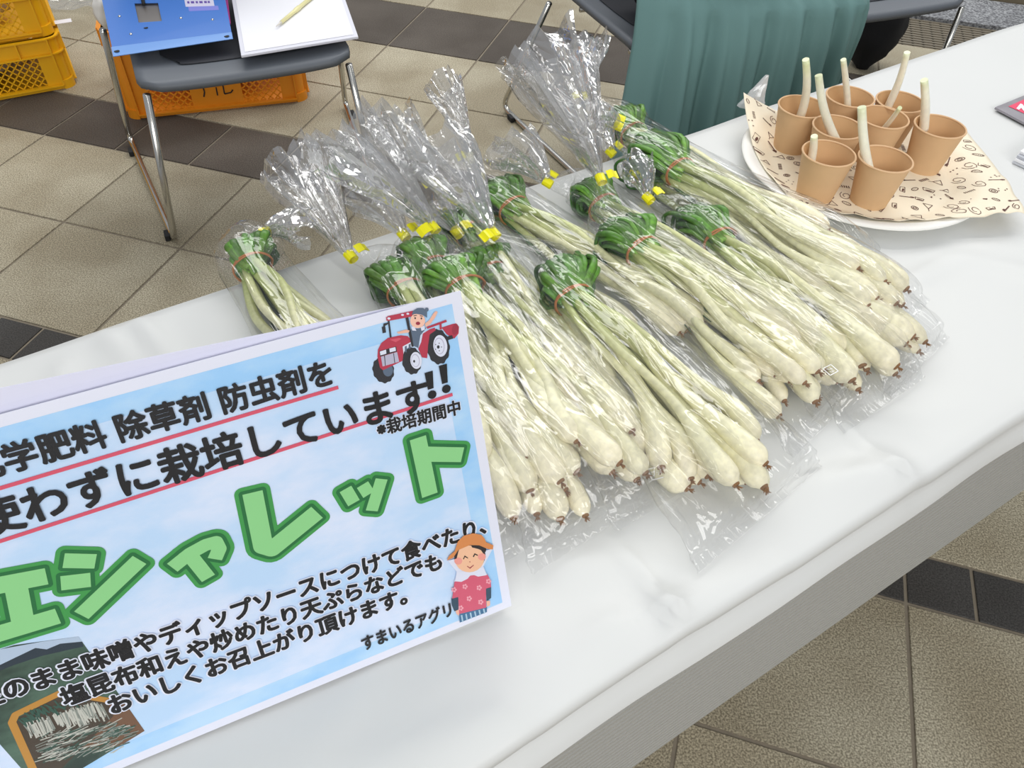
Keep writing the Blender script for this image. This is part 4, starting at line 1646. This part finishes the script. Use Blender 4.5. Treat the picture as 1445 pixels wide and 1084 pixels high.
def make_crate(label, loc, rz, m, L, Wd, Hh, group, mid_panel=False):
    t_ = thing('plastic_crate', label, 'crate', loc, rz, group)
    th = .004
    X, Y, Zv = Vector((1, 0, 0)), Vector((0, 1, 0)), Vector((0, 0, 1))
    mb = MB()
    mb.box((L / 2, Wd / 2, .006), (L - .02, Wd - .02, .004))
    mb.build('base', m, t_)
    rim, lip, post = MB(), MB(), MB()
    for (o, ux, ln, out) in ((Vector((0, 0, 0)), X, L, -Y), (Vector((L, 0, 0)), Y, Wd, X), (Vector((L, Wd, 0)), -X, L, Y), (Vector((0, Wd, 0)), -Y, Wd, -X)):
        # rounded corner inset .03
        w_ = MB()
        c0_ = o + ux * .03
        ll = ln - .06
        for z0, z1, dep in ((0, .016, .012), (Hh - .05, Hh, .014)):
            w_.box(c0_ + ux * ll / 2 + Zv * (z0 + z1) / 2 + out * (-.006), tuple(abs(v) for v in (ux * ll + out * dep + Zv * (z1 - z0))))
        for z0 in (Hh - .052, Hh - .004, .013):
            w_.box(c0_ + ux * ll / 2 + Zv * (z0 + .002) + out * .004, tuple(abs(v) for v in (ux * ll + out * .022 + Zv * .004)))
        nb_ = int(ll / .085)
        for k in range(nb_ + 1):
            w_.box(c0_ + ux * (ll * k / nb_) + Zv * (Hh - .026) + out * .004, tuple(abs(v) for v in (ux * .004 + out * .020 + Zv * .046)))
        w_.build('side_frame', m, t_)
        la = MB()
        za, zb = .016, Hh - .052
        pn_ = [(.0, ll)] if ln < .45 else [(.045, ll * .34), (ll * .66, ll - .045)]
        for a_, b_ in pn_:
            lattice(la, c0_ + ux * a_ + Zv * za - out * .004, ux, Zv, b_ - a_, zb - za, .023)
        la.build('lattice_panel', m, t_, kind='stuff')
        so = MB()
        if ln >= .45:
            for a_, b_ in ((0, .045), (ll * .34, ll * .66), (ll - .045, ll)):
                so = MB()
                so.box(c0_ + ux * (a_ + b_) / 2 + Zv * (za + zb) / 2 - out * .003, tuple(abs(v) for v in (ux * (b_ - a_) + out * .004 + Zv * (zb - za))))
                so.build('solid_panel', m, t_)
    for cx, cy, a0 in ((.03, .03, pi), (L - .03, .03, 1.5 * pi), (L - .03, Wd - .03, 0), (.03, Wd - .03, .5 * pi)):
        mb = MB()
        for r0_, r1_, z0, z1 in ((.026, .030, 0, Hh), (.026, .040, Hh - .052, Hh - .048), (.026, .040, Hh - .004, Hh), (.026, .036, 0, .028)):
            V_, F_ = [], []
            for k in range(9):
                a_ = a0 + k / 8 * pi / 2
                for r_ in (r0_, r1_):
                    for z in (z0, z1):
                        V_.append((cx + r_ * cos(a_), cy + r_ * sin(a_), z))
            for k in range(8):
                b_ = k * 4
                F_ += [(b_, b_ + 4, b_ + 5, b_ + 1), (b_ + 2, b_ + 3, b_ + 7, b_ + 6), (b_ + 1, b_ + 5, b_ + 7, b_ + 3), (b_, b_ + 2, b_ + 6, b_ + 4)]
            mb.add(V_, F_)
        for k in (0, 8):
            a_ = a0 + k / 8 * pi / 2
            mb.box((cx + .033 * cos(a_), cy + .033 * sin(a_), Hh / 2 - .01), (.005 + abs(cos(a_)) * .012, .005 + abs(sin(a_)) * .012, Hh - .05))
        mb.build('corner_post', m, t_)
    return t_


ga = R(19)
oc = at(190, 168, 0)
dv = Vector((cos(ga), sin(ga), 0))
orange = make_crate('orange plastic crate with black handwriting standing under the left chair', oc - dv * .012, ga, m_orange, .545, .36, .27, 'plastic produce crates on the floor')
# handwriting on the middle panel of the near side
mb = MB()
for st in ([(0, .030), (.030, .036)], [(.017, .040), (.019, .018), (.014, .006)], [(.050, .026), (.049, .006)], [(.068, .028), (.067, .008), (.084, .010), (.090, .016)]):
    P = [Vector((.215 + x * 1.2, -.0016, .040 + z * 1.35)) for x, z in st]
    for p, q_ in zip(P[:-1], P[1:]):
        mb.bar(p, q_, .0038, .0006, up=Vector((0, 1, 0)))
mb.build('handwriting', m_black, orange, kind='stuff')
MB().box((.275, -.002, .112), (.05, .001, .02)).build('paper_label', m_white, orange)

gy = R(31)
yv = Vector((cos(gy), sin(gy), 0))
yr = at(106, 122, 0)
y0 = yr - yv * .60
CH = .165
make_crate('lower yellow plastic crate of the stack at top left', y0, gy, m_ycrate,   .60, .36, CH, 'yellow stacked crates')
make_crate('upper yellow plastic crate on top of the other at top left', (y0.x - .01, y0.y + .01, CH + .001), gy, m_ycrate,   .60, .36, CH, 'yellow stacked crates')
p = at(88, 34, CH)
pp = MB().box((0, 0, 0), (.06, .05, .0008), Matrix.Rotation(R(30), 3, 'Z') @ Matrix.Rotation(R(-8), 3, 'X')).build('paper_slip', m_white)
pp.location = p + Vector((.0, .0, .008))
tag(pp, 'small white paper slip sticking out between the two yellow crates', 'paper')

# contents seen through the lattices: crumpled pale produce bags
def lump(name, c, rad, m, seed, sq=(1, 1, 1), amp=.25, n=20, freq=2.0):
    mb = MB()
    V_ = []
    for i in range(n + 1):
        for j in range(n):
            th_, ph = pi * i / n, 2 * pi * j / n
            d = Vector((sin(th_) * cos(ph), sin(th_) * sin(ph), cos(th_)))
            k = rad * (1 + amp * noise.noise(d * freq + Vector((seed, 0, 0))) + amp * .5 * abs(noise.noise(d * freq * 3 + Vector((0, seed, 0)))))
            V_.append((d.x * k * sq[0], d.y * k * sq[1], d.z * k * sq[2]))
    mb.add(V_, [(i * n + j, (i + 1) * n + j, (i + 1) * n + (j + 1) % n, i * n + (j + 1) % n) for i in range(n) for j in range(n)])
    o = mb.build(name, m, smooth=True)
    o.location = c
    return o


m_net = mat('produce_bag', 'b9b2a2', .5, noise_s=30, noise_a=.5)
for k, (c_, lab) in enumerate(((oc + dv * .26 + Vector((-.06, .17, .11)), 'pale crumpled bag inside the orange crate'),
                               (y0 + yv * .30 + Vector((-.09, .155, .075)), 'pale crumpled bag inside the lower yellow crate'),
                               (y0 + yv * .30 + Vector((-.10, .165, .076 + CH)), 'pale crumpled bag inside the upper yellow crate'))):
    o = lump('produce_bag', c_, .12, m_net, k * 3.1, (1.7, 1.0, (.72 if k == 0 else .5)))
    o.rotation_euler = (0, 0, gy if k else ga)
    tag(o, lab, 'bag')

# white bag hanging behind the left chair corner, clear sheet on the floor beyond the crates
o = lump('plastic_bag', at(146, 16, .40), .032, mat('white_bag', 'dedad4', .45), 5.5, (.7, .9, 1.3), .15)
tag(o, 'small white plastic bag bulging beside the left edge of the blue board', 'bag')
mb = MB()
n = 26
ctr_ = at(100, -12, .0)
V_ = []
for j in range(n + 1):
    for i in range(n + 1):
        x, y = (i / n - .5) * .55, (j / n - .5) * .42
        V_.append((x, y, .004 + .05 * abs(noise.noise(Vector((x * 9, y * 9, 1)))) + .02 * abs(noise.noise(Vector((x * 25, y * 25, 4))))))
mb.add(V_, [(j * (n + 1) + i, j * (n + 1) + i + 1, (j + 1) * (n + 1) + i + 1, (j + 1) * (n + 1) + i) for j in range(n) for i in range(n)])
o = mb.build('plastic_sheet', film_mat('clear_sheet', base=.12, gain=.8, haze=.12, bump=0))
o.location = ctr_
tag(o, 'crumpled clear plastic sheet on the floor behind the yellow crates', 'sheet')

# ------------------------------------------------------------------ seated person in the teal skirt
CH2 = Vector((.269, 1.89, 0))
ca = R(24.5)
cx_, cy_ = Vector((cos(ca), sin(ca), 0)), Vector((-sin(ca), cos(ca), 0))


def chp(x, y, z):
    return CH2 + cx_ * x + cy_ * y + Vector((0, 0, z))


person = thing('person', 'seated person in a long teal pleated skirt and black top behind the table', 'person', chp(.25, .2, 0), ca)
pl_ = lambda x, y, z: Vector((x - .25, y - .2, z))
J = {
    'pelvis': (.25, .25, .52, .13), 'waist': (.25, .27, .66, .115), 'chest': (.25, .26, .84, .13), 'neckb': (.25, .27, 1.0, .06),
    'neck': (.25, .265, 1.06, .05), 'head': (.25, .25, 1.15, .085), 'crown': (.25, .255, 1.23, .06),
    'lhip': (.16, .20, .51, .09), 'lknee': (.14, .03, .49, .055), 'lcalf': (.14, .04, .30, .046), 'lank': (.14, .06, .09, .034), 'ltoe': (.14, -.03, .035, .03),
    'rhip': (.34, .20, .51, .09), 'rknee': (.36, .03, .49, .055), 'rcalf': (.36, .04, .30, .046), 'rank': (.36, .06, .09, .034), 'rtoe': (.36, -.03, .035, .03),
    'lsh': (.07, .27, .95, .055), 'lel': (.03, .20, .70, .042), 'lwr': (.15, .02, .64, .028), 'lhd': (.20, -.03, .63, .026),
    'rsh': (.43, .27, .95, .055), 'rel': (.47, .20, .70, .042), 'rwr': (.35, .02, .64, .028), 'rhd': (.30, -.03, .63, .026)}
E_ = [('pelvis', 'waist'), ('waist', 'chest'), ('chest', 'neckb'), ('neckb', 'neck'), ('neck', 'head'), ('head', 'crown'),
      ('pelvis', 'lhip'), ('lhip', 'lknee'), ('lknee', 'lcalf'), ('lcalf', 'lank'), ('lank', 'ltoe'),
      ('pelvis', 'rhip'), ('rhip', 'rknee'), ('rknee', 'rcalf'), ('rcalf', 'rank'), ('rank', 'rtoe'),
      ('chest', 'lsh'), ('lsh', 'lel'), ('lel', 'lwr'), ('lwr', 'lhd'), ('chest', 'rsh'), ('rsh', 'rel'), ('rel', 'rwr'), ('rwr', 'rhd')]
keys = list(J)
me = bpy.data.meshes.new('body')
me.from_pydata([pl_(*J[k][:3]) for k in keys], [(keys.index(a_), keys.index(b_)) for a_, b_ in E_], [])
me.materials.append(m_blackcloth)
body = bpy.data.objects.new('body', me)
C.objects.link(body)
body.parent = person
sk = body.modifiers.new('skin', 'SKIN')
for v, k in zip(me.skin_vertices[0].data, keys):
    v.radius = (J[k][3], J[k][3])
me.skin_vertices[0].data[0].use_root = True
sb_ = body.modifiers.new('sub', 'SUBSURF')
sb_.levels = sb_.render_levels = 2
hd = lump('head', pl_(.25, .235, 1.15), .088, m_skin, 2, (.86, 1.0, 1.22), .02)
hd.parent = person
hr = lump('hair', pl_(.25, .265, 1.175), .100, m_hair, 3, (.95, .95, 1.15), .03)
hr.parent = person
# hands resting on the lap, five fingers each
for sx in (-1, 1):
    w0 = Vector((.25 + sx * .10, .02, .640))
    dirn = Vector((-sx * .55, -.80, -.10)).normalized()
    lat = dirn.cross(Vector((0, 0, 1))).normalized()
    off = Vector((.25, .2, 0))
    mb = MB()
    palm = [w0 - dirn * .01, w0 + dirn * .02, w0 + dirn * .06, w0 + dirn * .085]
    mb.tube([p_ - off for p_ in palm], [.024, .031, .038, .034], 14, flat=.42)
    for k, (ln, rr) in enumerate(((.062, .0078), (.072, .0082), (.067, .008), (.052, .0068))):
        b_ = w0 + dirn * .075 + lat * ((k - 1.5) * .0185 * -sx)
        mb.tube([p_ - off for p_ in (b_, b_ + dirn * ln * .45 + Vector((0, 0, .004)), b_ + dirn * ln * .78 + Vector((0, 0, -.006)), b_ + dirn * ln + Vector((0, 0, -.020)))], [rr, rr * .98, rr * .88, rr * .6], 8)
    b_ = w0 + dirn * .025 + lat * (.030 * sx)
    mb.tube([p_ - off for p_ in (b_, b_ + dirn * .03 + lat * .018 * sx, b_ + dirn * .055 + lat * .020 * sx + Vector((0, 0, -.008)))], [.0115, .0095, .0065], 8)
    mb.build('hand', m_skin, person, smooth=True)
for sx in (-1, 1):
    lump('eye', pl_(.25 + sx * .030, .153, 1.155), .0085, mat('eye_dark', '1a1210', .3), 1, (1.3, .5, .8), 0, 8).parent = person
lump('nose', pl_(.25, .146, 1.130), .012, m_skin, 1, (.8, 1, 1.3), 0, 10).parent = person
lump('mouth', pl_(.25, .152, 1.098), .016, mat('lips', '9a5048', .5), 1, (1.2, .4, .35), 0, 10).parent = person

# skirt: lap, over the knees, then hanging in folds to the ground
fl_, fr_ = at(900, 90, .43), at(1218, 66, .43)
gl_, gr_ = at(886, 186, .28), at(1192, 130, .28)
mb = MB()
NU, rowsS = 150, []
left0, right0 = at(914, 2, .545), at(1247, 2, .545)
wl, wr_ = chp(.06, .30, .64), chp(.46, .30, .64)
for i in range(NU + 1):
    u = i / NU
    s_ = (u - .5) * 2
    fold = .028 * sin(u * 38 + 1.8 * sin(u * 8)) + .014 * sin(u * 83 + 2) + .006 * noise.noise(Vector((u * 30, 1, 1)))
    bulge = .045 * (1 - s_ * s_)
    outn = Vector((.30, -.95, 0))
    kn = left0.lerp(right0, u) + outn * bulge
    hemp = (gl_ + (gl_ - left0) * 1.02).lerp(gr_ + (gr_ - right0) * 1.02, u)
    hemp.z = .03
    hemp += outn * (bulge * 1.1)
    wst = wl.lerp(wr_, u)
    if abs(s_) > .82:    # wrap the sides back
        back = (abs(s_) - .82) / .18
        hemp += cy_ * .10 * back
        kn += cy_ * .05 * back
    col = []
    for k in range(9):
        v = k / 8
        p_ = wst.lerp(kn, v)
        p_.z += .035 * sin(pi * v)
        col.append(p_ + Vector((0, 0, .10 * fold * v)))
    for k in range(1, 25):
        v = k / 24
        p_ = kn.lerp(hemp, v ** .97)
        amt = min(1, .25 + v * 1.2)
        ph = fold * amt
        ph += .008 * sin(u * 41 + 6 * v) * v
        col.append(p_ + outn * (ph + .018 * sin(min(1, v * 5) * pi / 2)))
    rowsS.append(col)
K = len(rowsS[0])
for c_ in rowsS:
    pass
Mi = (Matrix.Translation(person.location) @ Matrix.Rotation(ca, 4, 'Z')).inverted()
mb.add([Mi @ p_ for c_ in rowsS for p_ in c_], [(i * K + j, i * K + j + 1, (i + 1) * K + j + 1, (i + 1) * K + j) for i in range(NU) for j in range(K - 1)])
mb.build('skirt', m_skirt, person, smooth=True, solid=.002)

# black lump added to fill the dark area right of the skirt
o = lump('dark_filler', at(1262, 50, .16) + Vector((-.02, .12, 0)), .12, m_blackcloth, 8, (.75, .8, 1.3), .15)
tag(o, 'black lump added to fill the dark area just right of the teal skirt', 'bag')

# ------------------------------------------------------------------ small things at the right end of the table
def flat_thing(name, label, cat, pts, z, th, m, group=None):
    P = [at(x, y, z) for x, y in pts]
    o_ = P[0].copy()
    t_ = thing(name, label, cat, o_, 0, group)
    mb = MB()
    Q = [p_ - o_ for p_ in P]
    k = len(Q)
    mb.add(Q + [q_ + Vector((0, 0, th)) for q_ in Q], [tuple(range(k - 1, -1, -1)), tuple(range(k, 2 * k))] + [(i, (i + 1) % k, k + (i + 1) % k, k + i) for i in range(k)])
    mb.build('cover', m, t_)
    return t_, o_


m_mag = mat('brochure_cover', '8f8a90', .3, noise_s=30, noise_a=.45, coat=.3)
t_, o_ = flat_thing('brochure', 'glossy brochure with a pink title box at the right edge', 'brochure', [(1403, 154), (1480, 195), (1520, 158), (1452, 134)], .702, .003, m_mag)
mb = MB()
P = [at(x, y, .7055) - o_ for x, y in [(1423, 150), (1480, 176), (1500, 150), (1450, 138)]]
mb.add(P, [(0, 1, 2, 3)])
mb.build('pink_box', mat('pink_print', 'e8315f', .35), t_)
mb = MB()
P = [at(x, y, .7060) - o_ for x, y in [(1434, 153), (1440, 146), (1443, 147), (1452, 160), (1449, 162), (1441, 152), (1438, 155)]]
mb.add(P, [tuple(range(7))])
mb.build('title_letter', m_white, t_)
for k, (dz, dx_, dy_, cc) in enumerate(((0, 0, 0, 'c9ccd2'), (.0035, 3, -3, 'f0f0f2'), (.007, 6, -8, 'b9bcc4'), (.0105, 10, -14, 'f2f2f4'))):
    flat_thing('leaflet', ['lowest grey leaflet of the pile at the right edge of the table', 'white leaflet second from the bottom of the pile at the right edge',
                           'grey leaflet second from the top of the pile at the right edge', 'white leaflet on top of the pile at the right edge'][k], 'leaflet',
               [(1428 + dx_, 230 + dy_), (1475 + dx_, 252 + dy_), (1530 + dx_, 214 + dy_), (1478 + dx_, 196 + dy_)], .702 + dz, .003, mat('leaflet%d' % k, cc, .4), 'leaflets piled at the right edge')

# empty folded cellophane behind the plate
mb = MB()
b0 = at(1058, 150, .702)
V_ = []
for j in range(9):
    v = j / 8
    for i in range(10):
        a_ = 2 * pi * i / 10
        rr = (.016 * (1 - v) + .0025) * (1 + .35 * noise.noise(Vector((i * 1.3, j * .5, 3))))
        V_.append((rr * cos(a_) + .016 * v, .55 * rr * sin(a_) + .01 * v, .042 * v))
mb.add(V_, [(j * 10 + i, j * 10 + (i + 1) % 10, (j + 1) * 10 + (i + 1) % 10, (j + 1) * 10 + i) for j in range(8) for i in range(10)])
o = mb.build('plastic_wrap', film_mat('milky_film', base=.08, gain=.8, haze=.45, bump=0))
o.location = b0
tag(o, 'milky pointed plastic wrap standing behind the left rim of the plate', 'wrap')
for k, (x, y, lab) in enumerate(((871, 877, 'tiny brown curled root crumb on the cloth below the bunches'), (918, 851, 'tiny dark speck on the cloth near the pinched front crease'))):
    p_ = at(x, y, .703)
    o = MB().tube([(-.0022, 0, 0), (-.001, .0014, .0003), (.001, .0014, 0), (.002, 0, .0002)][:4 if k == 0 else 2], .0005, 5).build('crumb', m_root)
    o.location = p_
    tag(o, lab, 'crumb')
